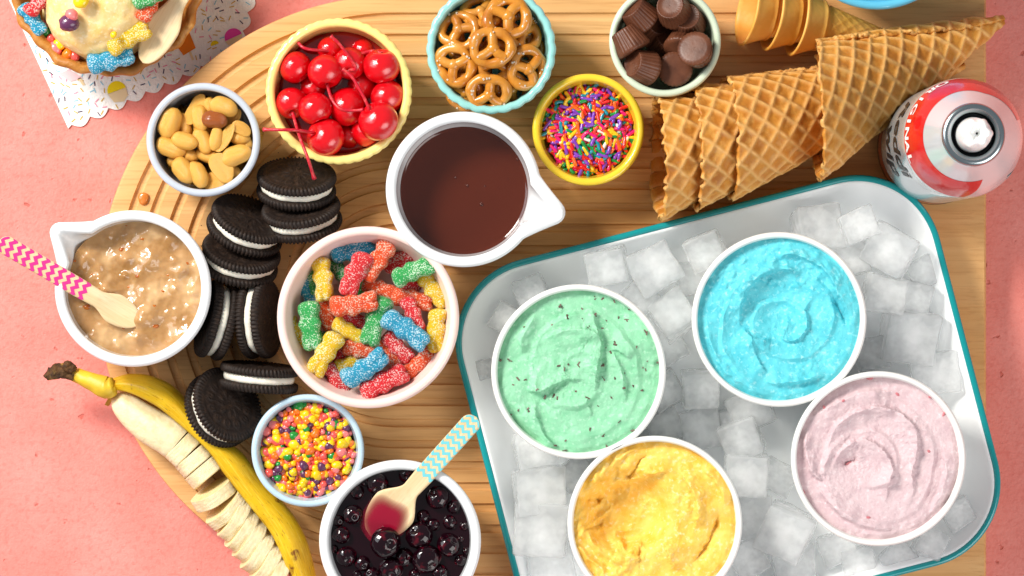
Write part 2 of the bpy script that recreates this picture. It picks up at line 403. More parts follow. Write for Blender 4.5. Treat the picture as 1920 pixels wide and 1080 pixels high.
# a deeper bed of peanuts nobody can tell apart
bed = []
for k in range(26):
    r = R_pn * .78 * math.sqrt(random.random()); a = random.uniform(0, 2 * PI); v, f = ico(2)
    bed.append(([Matrix.Translation((c_pn.x + r * math.cos(a), c_pn.y + r * math.sin(a), z_pn - .026 + random.uniform(-.003, .002))) @ Matrix.Rotation(random.uniform(0, PI), 4, 'Z') @ Matrix.Diagonal((.0085, .0055, .0055, 1)) @ q for q in v], f))
V, F = join(bed); tag(obj('peanut_bed', mesh('peanut_bed', V, F, PEANUT)), 'deep layer of peanuts in the shade of the grey ramekin', 'peanuts', kind='stuff')

# ---- yellow fluted bowl of cherries
c_ch, z_ch, R_ch = bowl('bowl', 635, 171, 137, .046, YEL_CER, 'pale yellow bowl with scalloped rim holding red cherries', .72, .0040, .6, .0050, flute=(44, .0005, .10))
CHERRY = M('maraschino_cherry', (.66, .003, .008, 1), rough=.05, spec=.6, sss=.3, sssr=(1, .06, .04), sscale=.008, coat=.6, var=(90, (.55, .002, .008, 1), .45, .7), bump=(120, .12, .0008))
STEM = M('cherry_stem', (.52, .012, .03, 1), rough=.3, sss=.2, sscale=.001, var=(300, (.75, .12, .10, 1), .5, .75), bump=(700, .4, .0005))
SYRUP = M('cherry_syrup', (.30, .004, .006, 1), rough=.04, coat=.5)
disc_surface('cherry_syrup', c_ch, R_ch * .84, z_ch - .014, lambda X, Y: 0 * X, SYRUP, 'dark red cherry syrup pooled in the pale yellow bowl', 'syrup', nr=12, ns=60)
def cherry_mesh(seed):
    def fn(v):
        p = Vector(v); rr = math.hypot(v.x, v.y); p *= 1 + .025 * N3(v, 1.5, seed)
        if v.z > 0: p.z -= .34 * math.exp(-(rr / .26) ** 2)
        if v.z < 0: p.z += .10 * math.exp(-(rr / .2) ** 2)
        p.z *= .95; return p
    V, F = ico(4, fn); return mesh('flesh', V, F, CHERRY)
CM = [cherry_mesh(k) for k in range(4)]
cherries = [  # crop2 x,y,r, dz(mm), stem polyline crop2 (or None), label
 (200, 340, 77, 2, None, 'cherry at the upper left of the yellow bowl with a square highlight'),
 (350, 362, 85, 7, [(362, 440, 4), (385, 505, 6), (425, 548, 8), (480, 560, 8), (545, 556, 9)], 'cherry with a stem curling to the right over the one below'),
 (475, 320, 78, 4, [(470, 372, 8), (505, 340, 9), (430, 232, 12), (378, 182, 13)], 'cherry whose stem points to the top rim of the yellow bowl'),
 (635, 335, 88, 6, [(640, 255, 3), (590, 258, 2), (530, 272, 2)], 'cherry at the upper right of the yellow bowl'),
 (372, 245, 58, -2, None, 'cherry half hidden behind the others at the top of the yellow bowl'),
 (180, 522, 76, 3, [(185, 585, 5), (220, 690, 14), (262, 800, 20), (295, 905, 14)], 'leftmost cherry with a long stem hanging over the bowl rim'),
 (300, 550, 80, 8, None, 'round cherry just left of the middle of the yellow bowl'),
 (462, 540, 92, 1, None, 'large cherry in the middle of the yellow bowl'),
 (665, 490, 82, 3, None, 'cherry against the right wall of the yellow bowl'),
 (620, 612, 96, 12, [(572, 555, 12), (545, 490, 12), (490, 395, 12), (440, 350, 11)], 'topmost bright cherry at the lower right with a straight stem'),
 (352, 695, 92, 6, [(285, 668, 8), (210, 660, 14), (120, 657, 16), (38, 656, 12)], 'lowest cherry with a stem lying across the bowl rim to the left'),
 (535, 435, 70, -5, None, 'dark cherry deep in the yellow bowl under the straight stem'),
 (290, 440, 62, -6, None, 'cherry deep between the two left rows in the yellow bowl'),
 (560, 660, 78, -3, None, 'cherry underneath the topmost bright one'),
 (470, 690, 60, -8, None, 'cherry sunk in syrup at the bottom of the yellow bowl'),
 (540, 255, 55, -7, [(330, 300, 3), (270, 250, 5), (205, 208, 2)], 'cherry sunk in syrup near the top wall of the yellow bowl'),
]
for i, (x, y, r, dz, stem, lab) in enumerate(cherries):
    z = z_ch - .008 + dz * .001; p = CW(2, x, y, z); R = r * .37037 * sz(z) * 1.08
    t = thing('cherry', p, lab, 'cherry', 'cherries in the pale yellow bowl')
    if stem:
        s0 = CW(2, stem[0][0], stem[0][1], z_ch - .004 + stem[0][2] * .001); nrm = (s0 - p)
        nrm.z = max(nrm.z, .3 * R)
    else: nrm = Vector((random.uniform(-1, 1), random.uniform(-1, 1), random.uniform(-.5, .2)))
    obj('flesh', CM[i % 4], t, matrix=basis(nrm) @ Matrix.Scale(R, 4))
    if stem:
        pts = [nrm.normalized() * R * .72] + [CW(2, q[0], q[1], z_ch - .004 + q[2] * .001) - p for q in stem[1:]]
        pts = smooth_path(pts, 8); n = len(pts); rad = [.0009 + .0007 * max(0, (k / n - .88) / .12) for k in range(n)]
        V, F = tube(pts, rad, 8); obj('stem', mesh('stem', V, F, STEM), t)

# ---- aqua fluted bowl of pretzels
c_pr, z_pr, R_pr = bowl('bowl', 921, 92, 121, .045, TEAL_CER, 'aqua fluted bowl heaped with small pretzels', .66, .0036, .6, .0044, flute=(28, .0007, .5))
PRETZEL = M('pretzel_glaze', '#C9842B', rough=.26, coat=.35, var=(120, '#A35C16', .42, .72), var2=(60, '#DCA14C', .52, .75), bump=(260, .3, .0008))
SALT = M('coarse_salt', '#E9DFCB', rough=.3, trans=.3)
def pretzel_mesh(seed):
    r = .0029; R = .0094; rnd = random.Random(seed); parts = []
    ring = []
    for k in range(49):
        a = 2 * PI * k / 48 + PI / 2; q = 1 - .16 * math.exp(-((math.atan2(math.sin(a - PI / 2), math.cos(a - PI / 2))) / .38) ** 2) + .03 * math.sin(3 * a + seed)
        ring.append((R * 1.08 * q * math.cos(a), R * .98 * q * math.sin(a), .0004 * math.sin(2 * a + seed)))
    parts.append(tube(ring, [r * (1 + .10 * math.sin(k * .7 + seed)) for k in range(49)], 10, False))
    cx, cy = rnd.uniform(-.0006, .0006), -.0008
    parts.append(tube(smooth_path([(0, R * .82, 0), (.0003, R * .45, .0008), (cx, cy, .0010)], 5), r * .95, 10))
    parts.append(tube(smooth_path([(cx, cy, .001), (-R * .38, -R * .42, .0009), (-R * .80, -R * .62, .0004)], 5), r * .95, 10))
    parts.append(tube(smooth_path([(cx, cy, .001), (R * .38, -R * .42, .0009), (R * .80, -R * .62, .0004)], 5), r * .95, 10))
    v, f = ico(2); parts.append(([(p.x * r * 1.25 + cx, p.y * r * 1.25 + cy, p.z * r * 1.2 + .0011) for p in v], f))
    V, F = join(parts); V = [Vector(p) * (1 + .03 * N3(p, 260, seed)) for p in V]; return mesh('twist', V, F, PRETZEL)
def salt_mesh(seed):
    rnd = random.Random(seed); P = []
    for k in range(9):
        a = rnd.uniform(0, 2 * PI); q = rnd.uniform(.0088, .0108); s = rnd.uniform(.0006, .0011); P.append(boxm(q * math.cos(a), q * math.sin(a) * .92, .0029, s, s, s, rnd.uniform(0, 1)))
    V, F = join(P); return mesh('salt_grains', V, F, SALT, False)
PZ = [pretzel_mesh(k) for k in range(4)]; SZ_ = [salt_mesh(k) for k in range(4)]
pretzels = [ # crop2 x,y, radius, top direction deg (clockwise from up), tilt vec, dz mm, label
 (1028, 158, 108, -150, (-.25, .35), 5, 'pretzel at the upper left of the aqua bowl'),
 (1272, 92, 116, 170, (.1, .1), 9, 'pretzel standing out at the top right of the aqua bowl'),
 (1195, 238, 108, 0, (0, 0), 14, 'topmost pretzel in the middle of the aqua bowl'),
 (1010, 328, 106, 60, (-.15, -.1), 7, 'pretzel at the left wall of the aqua bowl'),
 (1178, 468, 106, 5, (.05, -.45), 8, 'lowest pretzel leaning over the near wall of the aqua bowl'),
 (1370, 345, 108, -80, (.35, -.1), 6, 'pretzel tilted against the right wall of the aqua bowl'),
 (1222, 315, 104, 120, (.15, -.2), 6, 'pretzel directly under the topmost one'),
 (1145, 60, 104, 30, (-.1, .65), 1, 'pretzel seen edge on against the far wall of the aqua bowl'),
 (1350, 160, 100, 60, (.5, .25), 2, 'pretzel in shade behind the top right one'),
 (1045, 215, 92, -20, (-.3, 0), -2, 'pretzel buried under the two left ones'),
 (1058, 465, 98, -60, (-.35, -.5), 0, 'pretzel peeping out at the lower left of the aqua bowl'),
 (1300, 450, 92, 40, (.3, -.4), 0, 'pretzel half covered at the lower right of the aqua bowl'),
 (1370, 250, 90, 10, (.4, 0), -4, 'pretzel deep at the right wall of the aqua bowl'),
 (1110, 380, 96, 80, (0, 0), -3, 'pretzel deep under the lower middle of the pile'),
 (1190, 180, 96, 200, (0, 0), 1, 'pretzel deep under the upper middle of the pile'),
]
for i, (x, y, r, a, tl, dz, lab) in enumerate(pretzels):
    z = z_pr - .008 + dz * .001; p = CW(2, x, y, z); s = r * .37037 * sz(z) / .0117
    t = thing('pretzel', None, lab, 'pretzel', 'pretzels in the aqua bowl', matrix=Matrix.Translation(p) @ Vector((0, 0, 1)).rotation_difference(Vector((tl[0], tl[1], 1))).to_matrix().to_4x4() @ Matrix.Rotation(-math.radians(a), 4, 'Z') @ Matrix.Scale(s, 4))
    tw = obj('twist', PZ[i % 4], t); tag(obj('salt_grains', SZ_[i % 4], tw), kind='stuff')

# ---- white pouring bowl of chocolate sauce
c_cs, z_cs, R_cs = pour_bowl('pouring_bowl', 869, 355, 146, .052, (1060, 404), 24, WHITE_CER, 'white pouring bowl of smooth chocolate sauce, spout to the right', t=.0060)
CHOC = M('chocolate_sauce', (.078, .014, .006, 1), rough=.05, spec=.5, coat=.25, sss=.12, sssr=(1, .3, .15), sscale=.004, bump=(40, .03, .001))
def choc_h(X, Y):
    r = np.hypot(X - c_cs.x, Y - c_cs.y) / (R_cs * .835); return .0012 * np.clip((r - .93) / .07, 0, 1) ** 2
tag(disc_surface('chocolate_sauce', c_cs, R_cs * .835, z_cs - .0260, choc_h, CHOC, nr=40, ns=160), 'glossy dark chocolate sauce in the white pouring bowl', 'sauce')
bub = []
for (x, y, r) in ((462, 458, 7), (527, 503, 9), (606, 608, 11), (812, 357, 8), (714, 252, 5), (742, 257, 5), (628, 506, 5), (707, 519, 3), (690, 392, 3), (664, 806, 3), (757, 466, 3), (560, 880, 3), (820, 700, 3)):
    q = W(700 + x / 3, 180 + y / 3, z_cs - .0258); v, f = ico(2); bub.append(([q + p * r / 3 * .0003 * .9 for p in v], f))
V, F = join(bub); tag(obj('sauce_bubbles', mesh('sauce_bubbles', V, F, CHOC)), 'tiny bubbles on the chocolate sauce', 'bubbles', kind='stuff')

# ---- small yellow bowl of sprinkles, powder blue bowl of pebble candy
c_sp, z_sp, R_sp = bowl('bowl', 1103, 243, 105, .034, GOLD_CER, 'small bright yellow bowl of rainbow sprinkles', .66, .0034, .6, .0042)
SPC = [('red', '#D8211C'), ('orange', '#F0641A'), ('yellow', '#F3C01E'), ('green', '#178A3E'), ('teal', '#12889A'), ('purple', '#7E3CB0'), ('pink', '#E2186E'), ('white', '#EDE6D8')]
SPM = [M(n + '_sprinkle', h, rough=.22, coat=.3, sss=.1, sscale=.001) for n, h in SPC]
def capsule(L, r, bend=0, n=8):
    P = []; R = []
    for k in range(9):
        u = k / 8 * 2 - 1; x = u * L / 2; e = L / 2 - abs(x); q = r if e > r else math.sqrt(max(0.02 * r * r, r * r - (r - e) ** 2)); P.append((x, bend * (1 - u * u), 0)); R.append(q)
    P = [(-L / 2 - r * .0, 0, 0)] + P[1:-1] + [(L / 2, 0, 0)]
    return tube(P, R, n)
SPK = [mesh('sprinkle', *capsule(L, .00105, b), SPM[0]) for L, b in ((.0048, 0), (.0064, 0), (.0076, .0002), (.0068, .0012), (.0082, 0))]
def mound(R, k=300, peak=.004, jit=.0008):
    out = []
    for i in range(k):
        r = R * math.sqrt((i + .5) / k); a = i * 2.39996 + random.uniform(-.3, .3); r *= random.uniform(.97, 1.02)
        out.append((min(r, R) * math.cos(a), min(r, R) * math.sin(a), peak * (1 - (r / R) ** 2) + random.uniform(-jit, jit)))
    return out
wts = [5, 4, 5, 4, 3, 5, 4, 1]
Rs = R_sp * .87; zt = z_sp - .0085
for i, (x, y, z) in enumerate(mound(Rs - .0030, 300, .005)):
    ci = random.choices(range(8), wts)[0]
    m = Matrix.Translation((c_sp.x + x, c_sp.y + y, zt + z)) @ Matrix.Rotation(random.uniform(0, 2 * PI), 4, 'Z') @ Matrix.Rotation(random.uniform(-.3, .3), 4, 'Y')
    o = obj('sprinkle', random.choice(SPK), matrix=m, mat=SPM[ci]); tag(o, f'{SPC[ci][0]} sugar sprinkle among the rainbow sprinkles in the bright yellow bowl', 'sprinkle', f'{SPC[ci][0]} sprinkles in the yellow bowl')
def stuff_bed(name, meshes, pos, mats, wt, label, cat, rot=True):
    parts = []; mi = []
    for (x, y, z) in pos:
        me = random.choice(meshes); mt = Matrix.Translation((x, y, z)) @ Matrix.Rotation(random.uniform(0, 6.28), 4, 'Z') @ Matrix.Rotation(random.uniform(-.3, .3), 4, 'Y')
        parts.append(([mt @ v.co for v in me.vertices], [tuple(p.vertices) for p in me.polygons])); mi += [random.choices(range(len(mats)), wt)[0]] * len(me.polygons)
    V, F = join(parts); me = mesh(name, V, F, mats)
    me.polygons.foreach_set('material_index', mi); me.update(); o = obj(name, me); tag(o, label, cat, kind='stuff')
stuff_bed('sprinkle_bed', SPK, [(c_sp.x + x, c_sp.y + y, zt - .0016 + z * .9) for x, y, z in mound(Rs - .0022, 330, .005)], SPM, wts, 'lower layer of mixed sprinkles in the bright yellow bowl', 'sprinkles')
base_h = lambda c, R, pk: (lambda X, Y: pk * np.clip(1 - ((X - c.x) ** 2 + (Y - c.y) ** 2) / R ** 2, 0, 1))

c_ne, z_ne, R_ne = bowl('bowl', 577, 845, 106, .034, BLUE_CER, 'small powder blue bowl of tiny pebble candies', .66, .0030, .6, .0036)
NEC = [('yellow', '#F2C713'), ('orange', '#F2761B'), ('coral', '#E9584F'), ('pink', '#EE7A78'), ('purple', '#5E2F52'), ('green', '#1F8A35')]
NEM = [M(n + '_pebble_candy', h, rough=.25, coat=.35, sss=.12, sscale=.001, bump=(500, .2, .0005)) for n, h in NEC]
def pebble(seed):
    rnd = random.Random(seed); sx, sy, s_ = rnd.uniform(.8, 1.25), rnd.uniform(.8, 1.05), rnd.uniform(.75, 1)
    return ico(2, lambda v: Vector((v.x * sx, v.y * sy, v.z * s_)) * (1 + .22 * N3(v, 1.2, seed) + .10 * N3(v, 2.6, seed + 3)) * .0023)
NEK = [mesh('pebble_candy', *pebble(k), NEM[0]) for k in range(8)]
wn = [7, 4, 4, 4, 4, 1.2]; Rn = R_ne * .885; zn = z_ne - .0075
for i, (x, y, z) in enumerate(mound(Rn - .0022, 300, .003, .0010)):
    ci = random.choices(range(6), wn)[0]
    m = Matrix.Translation((c_ne.x + x, c_ne.y + y, zn + z)) @ Matrix.Rotation(random.uniform(0, 6.28), 4, 'Z') @ Matrix.Rotation(random.uniform(-1, 1), 4, 'Y') @ Matrix.Scale(random.choice((.75, .85, .95, 1.0, 1.1, 1.3)), 4)
    o = obj('pebble_candy', random.choice(NEK), matrix=m, mat=NEM[ci]); tag(o, f'tiny {NEC[ci][0]} pebble candy heaped in the powder blue bowl', 'candy', f'{NEC[ci][0]} pebble candies in the blue bowl')
stuff_bed('pebble_candy_bed', NEK, [(c_ne.x + x, c_ne.y + y, zn - .0022 + z) for x, y, z in mound(Rn - .001, 330, .003)], NEM, wn, 'lower layer of pebble candies in the powder blue bowl', 'candies')

# ---- pale green bowl of peanut butter cups
c_pb, z_pb, R_pb = bowl('bowl', 1247, 77, 105, .046, SAGE_CER, 'pale green bowl of miniature chocolate peanut butter cups', .66, .0032, .6, .0040)
MILK = M('milk_chocolate', '#6A3F2A', rough=.40, spec=.4, sss=.08, sscale=.002, var=(90, '#4E2A1A', .4, .7), bump=(240, .25, .0006))
def cup_mesh():
    rb, rt, h = .0100, .0076, 0.0142; P = [(0.0002, 0), (rb * .7, 0), (rb * .94, .0002), (rb, .0012)]
    for k in range(1, 9): u = k / 8; P.append((rb + (rt - rb) * u, .0012 + (h - .0020) * u))
    P += [(rt - .0004, h - .0003), (rt * .9, h - .0006), (rt * .5, h - .0007), (.0002, h - .0007)]
    def rf(th, k, r, z): return r * (1 + (.035 * np.abs(np.sin(13 * th)) - .017) * (1 if 2 < k < 14 else 0))
    V, F = lathe(P, 208, rf); V[:, 2] -= h / 2; return mesh('peanut_butter_cup', V, F, MILK)
CUPM = cup_mesh()
pbs = [ # crop3 x,y, axis (image x, image up, z), dz, label
 (555, 70, (-.55, .55, .45), 2, 'ribbed chocolate cup leaning on the upper left wall of the green bowl'),
 (722, 45, (-.25, .25, .9), 8, 'chocolate cup near the top of the green bowl with its flat top showing'),
 (795, 98, (-.15, .3, .9), 1, 'chocolate cup underneath the top one in the green bowl'),
 (512, 195, (-.50, .80, -.05), 5, 'chocolate cup lying on its side at the left wall of the green bowl'),
 (572, 318, (-.72, .20, .55), 5, 'chocolate cup tipped left at the lower left of the green bowl'),
 (735, 340, (.05, -.1, -1), -5, 'upside down chocolate cup in shade at the bottom of the green bowl'),
 (840, 250, (.25, -.25, -.9), 7, 'upturned chocolate cup with its broad base up at the right of the green bowl'),
 (775, 205, (.2, .5, -.4), -2, 'chocolate cup wedged in shade behind the upturned one'),
 (690, 205, (.2, .3, .6), -14, 'chocolate cup deep in the middle of the green bowl'),
 (620, 130, (.4, .3, .6), -13, 'chocolate cup deep below the upper left ones'),
]
for i, (x, y, n, dz, lab) in enumerate(pbs):
    z = z_pb - .006 + dz * .001; o = obj('peanut_butter_cup', CUPM, matrix=at(CW(3, x, y, z), n, i * .7, 1.0)); tag(o, lab, 'chocolate', 'chocolate cups in the pale green bowl')

# ---- sky blue bowl at the top edge
bowl('bowl', 1645, -147, 165, .05, SKY_CER, 'sky blue bowl cut off by the top edge of the picture', .6, .0036, .5, .0048)

# ---- white pouring bowl of butterscotch, with spoon
c_bs, z_bs, R_bs = pour_bowl('pouring_bowl', 249, 541, 147, .052, (97, 424), 20, WHITE_CER, 'white pouring bowl of lumpy butterscotch sauce, spout to the upper left', t=.0058)
BUTTER = M('butterscotch_sauce', '#B78D5E', rough=.16, spec=.5, coat=.3, sss=.3, sssr=(1, .6, .3), sscale=.006, var=(70, '#9A7040', .42, .70, 4), var2=(45, '#DDB989', .52, .72, 3), bump=(200, .25, .0010))
_lumps = [(RNG.uniform(-1, 1), RNG.uniform(-1, 1), RNG.uniform(.0022, .0055), RNG.uniform(.0006, .0022)) for _ in range(110)]
def butter_h(X, Y):
    x = (X - c_bs.x); y = (Y - c_bs.y); h = .0011 * fbm(x * 90, y * 90, 3, 5) + .0016 * pn(x * 40 + 3, y * 40, 9)
    for a, b, r, q in _lumps: h = h + q * np.exp(-((x - a * R_bs * .85) ** 2 + (y - b * R_bs * .85) ** 2) / r ** 2)
    return h
tag(disc_surface('butterscotch_sauce', c_bs, R_bs * .885, z_bs - .0140, butter_h, BUTTER, nr=90, ns=240), 'lumpy tan butterscotch sauce in the left white pouring bowl', 'sauce')
CHUNK = M('toffee_chunk', '#B8661C', rough=.15, coat=.4, sss=.2, sscale=.002, var=(300, '#8E3E16', .45, .7))
bits = []
for k in range(30):
    r = R_bs * .84 * math.sqrt(random.random()); a = random.uniform(0, 2 * PI); x, y = r * math.cos(a), r * math.sin(a); s = random.choice((.0006, .0008, .0011, .0016))
    hz = float(butter_h(np.array([c_bs.x + x]), np.array([c_bs.y + y]))[0]); v, f = ico(2)
    sd = random.random() * 9; bits.append(([Vector((c_bs.x + x, c_bs.y + y, z_bs - .0146 + hz)) + Vector((q.x * s * 1.5, q.y * s, q.z * s * .7)) * (1 + .4 * N3(q, 1.6, sd)) for q in v], f))
V, F = join(bits); tag(obj('toffee_chunks', mesh('toffee_chunks', V, F, CHUNK)), 'amber toffee bits floating in the butterscotch sauce', 'toffee bits', kind='stuff')

SPOONW = mat_wood('birch_wood', '#EAD3AC', '#DDBE8E', '#C9A371', 2.2)
def spoon(name, end, neck, tipc, z_end, z_tip, wh, wb_, lb, label, colm, nchev, px0, px1, dip=.0012, amp=.0011, flat=.0010):
    """flat wooden spoon: handle end -> bowl tip, local x along the spoon"""
    A = W(*end, z_end); B = W(*tipc, z_tip); X = (B - A); L = X.length; X.normalize(); Yv = Vector((0, 0, 1)).cross(X).normalized(); Zv = X.cross(Yv)
    mt = Matrix.Translation(A) @ Matrix((X, Yv, Zv)).transposed().to_4x4()
    xn = L - lb
    def hw(x):
        e = wh / 2
        if x < e: return math.sqrt(max(1e-9, e * e - (e - x) ** 2)) if x > 0 else .0003
        w = e
        if x > xn * .80: w = e * (1 - .10 * min(1, (x - xn * .8) / (xn * .2)))
        if x > xn:
            u = (x - xn) / lb; q = wb_ / 2 * math.sqrt(max(.0005, 1 - (2 * max(u, .42) - .84) ** 2 / 1.3456 )) if u > .42 else (w + (wb_ / 2 - w) * (u / .42) ** .8 if u < .42 else wb_ / 2)
            if u < .42: s = u / .42; q = e * .9 + (wb_ / 2 - e * .9) * s * s * (3 - 2 * s)
            w = q
        return w
    xs = list(np.linspace(0, wh / 2, 8)) + list(np.linspace(wh / 2, xn, 40))[1:] + list(np.linspace(xn, L, 34))[1:]
    def zc(x, y):
        u = max(0, (x - xn) / lb); return -dip * math.sin(min(1, u) * PI) * max(0, 1 - (y / (wb_ / 2)) ** 2) * 1.0
    V = []; ny = 11
    for x in xs:
        w = hw(x)
        for j in range(ny): y = w * (j / (ny - 1) * 2 - 1); ed = 1 if 0 < j < ny - 1 else .55; V.append((x, y, zc(x, y) + flat * .5 * ed))
        for j in range(ny - 1, -1, -1): y = w * (j / (ny - 1) * 2 - 1); ed = 1 if 0 < j < ny - 1 else .55; V.append((x, y, zc(x, y) - flat * .5 * ed))
    F = grid_faces(len(xs), 2 * ny, True, True); F += [tuple(range(2 * ny)), tuple(range((len(xs) - 1) * 2 * ny, len(xs) * 2 * ny))[::-1]]
    t = thing(name, None, label, 'spoon', matrix=mt); bl = obj('blade', mesh('blade', V, F, SPOONW), t)
    for k in range(nchev):
        x0 = px0 + (px1 - px0) * k / nchev; wd = (px1 - px0) / nchev * .52; V = []; n = 40; per = wh / 2.5
        for j in range(n + 1):
            y = (j / n * 2 - 1) * (wh / 2 - .0001); tri = abs(((y / per) % 1) * 2 - 1) * 2 - 1; a = x0 + amp * tri; b = a + wd
            def cl(x): return x
            for x in (a, b):
                x = max(x, wh / 2 - math.sqrt(max(0, (wh / 2) ** 2 - y * y)) + .0002); V.append((x, y, flat * .5 + .00012 - (.0003 if j in (0, n) else 0)))
        F = [(2 * j, 2 * j + 1, 2 * j + 3, 2 * j + 2) for j in range(n)]; obj('chevron_band', mesh('chevron_band', V, F, colm, False), bl)
    return t
PINK_INK = M('magenta_ink', '#D22C86', rough=.5); AQUA_INK = M('aqua_ink', '#6FC6CE', rough=.5)
def lpx(a, b, z): return (W(*a, z) - W(*b, z)).length
spoon('wooden_spoon', (-2, 452), (195, 552), (262, 606), z_bs + .012, z_bs - .0125, .0108, .0172, .028, 'flat wooden spoon with magenta zigzag handle in the butterscotch sauce', PINK_INK, 11, .0006, .0590, dip=.001)

# ---- white bowl of blueberry sauce, with spoon
c_bb, z_bb, R_bb = bowl('bowl', 750, 1014, 152, .056, WHITE_CER, 'white bowl of dark blueberry sauce at the bottom edge', .7, .0050, .5, .0056)
BSAUCE = M('blueberry_sauce', (.010, .001, .003, 1), rough=.03, spec=.5)
BERRY = M('blueberry', (.008, .001, .003, 1), rough=.03, coat=0, var=(2.0, (.10, .003, .010, 1), .55, .75))
WINE = M('wine_red_juice', (.30, .004, .03, 1), rough=.06, coat=.4)
disc_surface('blueberry_sauce', c_bb, R_bb * .905, z_bb - .0085, lambda X, Y: .0001 * pn(X * 60, Y * 60) + .0010 * np.clip((np.hypot(X - c_bb.x, Y - c_bb.y) / (R_bb * .905) - .95) / .05, 0, 1) ** 2, BSAUCE, 'near black glossy blueberry sauce in the bottom white bowl', 'sauce', nr=60, ns=160)
def berry_mesh(seed):
    def fn(v):
        rr = math.hypot(v.x, v.y); p = Vector(v); p.z *= .86; p *= 1 + .05 * N3(v, 1.4, seed) + .09 * abs(N3(v, 2.6, seed + 2))
        if v.z > .3:
            a = math.atan2(v.y, v.x); p.z -= .20 * math.exp(-(rr / .22) ** 2); p.z += .10 * math.exp(-((rr - .34) / .07) ** 2) * (.5 + .5 * math.cos(5 * a))
        return p
    V, F = ico(4, fn); return mesh('blueberry', V, F, BERRY)
BM = [berry_mesh(k) for k in range(5)]
berries = [(805, 565, 62, 'large blueberry near the top of the blueberry sauce'), (690, 610, 42, 'small blueberry left of the large top one'), (862, 606, 40, 'blueberry touching the spoon neck on its left'),
 (970, 510, 48, 'blueberry under the spoon handle at the far rim'), (1140, 640, 66, 'large blueberry right of the spoon handle'), (665, 735, 56, 'blueberry left of the spoon shoulder'),
 (600, 850, 50, 'upper blueberry by the left wall of the sauce bowl'), (630, 970, 58, 'lower blueberry by the left wall of the sauce bowl'), (848, 892, 86, 'biggest blueberry lying on the spoon blade'),
 (1038, 850, 78, 'wrinkled blueberry just right of the spoon blade'), (1205, 905, 68, 'reddish split blueberry by the right wall'), (955, 975, 52, 'dark red blueberry between the two big wrinkled ones'),
 (1080, 985, 84, 'large wrinkled blueberry at the lower right of the spoon'), (1212, 778, 42, 'sunken blueberry above the reddish split one'), (880, 1042, 70, 'plum red blueberry at the bottom edge below the spoon'),
 (1270, 990, 36, 'small reddish blueberry at the right wall'), (1272, 872, 20, 'tiny blueberry beside the reddish split one'), (770, 1075, 46, 'blueberry at the bottom edge left of the plum red one'),
 (1012, 1070, 34, 'small blueberry at the bottom edge right of the plum red one'), (1302, 938, 24, 'tiny wine red berry at the right wall'), (690, 1078, 30, 'small blueberry at the bottom edge furthest left'),
 (735, 545, 34, 'small berry between the two topmost blueberries'), (585, 770, 34, 'berry half sunk by the upper left wall of the sauce'), (1230, 690, 40, 'berry by the upper right wall of the sauce bowl'), (1060, 745, 40, 'sunken berry right of the spoon neck'), (1120, 790, 36, 'berry between the spoon neck and the right wall'),
 (720, 1010, 44, 'berry below the spoon tip on the left'), (1155, 1060, 46, 'dark berry at the bottom edge on the right'), (560, 930, 26, 'tiny berry touching the left wall of the sauce'), (1290, 800, 26, 'tiny berry touching the right wall of the sauce'), (790, 660, 36, 'berry above the spoon shoulder on the left')]
for i, (x, y, r, lab) in enumerate(berries):
    z = z_bb - .0085 + (-.2 if r < 44 else .12) * r * .0001; R = r * .33333 * sz(z)
    if r == 86: z = z_bb - .0030
    o = obj('blueberry', BM[i % 5], matrix=at(CW(8, x, y, z), (random.uniform(-.7, .7), random.uniform(-.7, .7), 1), i, R)); tag(o, lab, 'blueberry', 'blueberries in the white bowl')
t_bs = spoon('wooden_spoon', (893, 782), (730, 940), (694, 1004), z_bb + .0115, z_bb - .0085, .0112, .0262, .036, 'flat wooden spoon with aqua zigzag handle in the blueberry sauce', AQUA_INK, 11, .0006, .0470, dip=.0022)

def mat_film():
    m = M('wine_red_juice', (.26, .003, .022, 1), rough=.07, coat=.3); nt = m.node_tree; N = nt.nodes; L = nt.links; b = N['Principled BSDF']
    a = N.new('ShaderNodeAttribute'); a.attribute_name = 'film'; L.new(a.outputs['Fac'], b.inputs['Alpha']); return m
Lsp = (W(694, 1004, z_bb - .0085) - W(893, 782, z_bb + .0115)).length; nr, ns = 18, 64; V = []; A = []
for i in range(nr):
    q = i / (nr - 1)
    for j in range(ns):
        t = 2 * PI * j / ns; w = 1 + .07 * math.sin(3 * t + 1) + .05 * math.sin(5 * t); x = q * .0158 * w * math.cos(t); y = q * .0132 * w * math.sin(t)
        V.append((Lsp - .0115 + x, y, .0011 - .0010 * q * q)); A.append(min(1, max(0, (1 - q) / .45)) ** .8 * .96)
me = mesh('berry_juice', V, grid_faces(nr, ns), mat_film()); me.attributes.new('film', 'FLOAT', 'POINT').data.foreach_set('value', A); obj('berry_juice', me, t_bs)
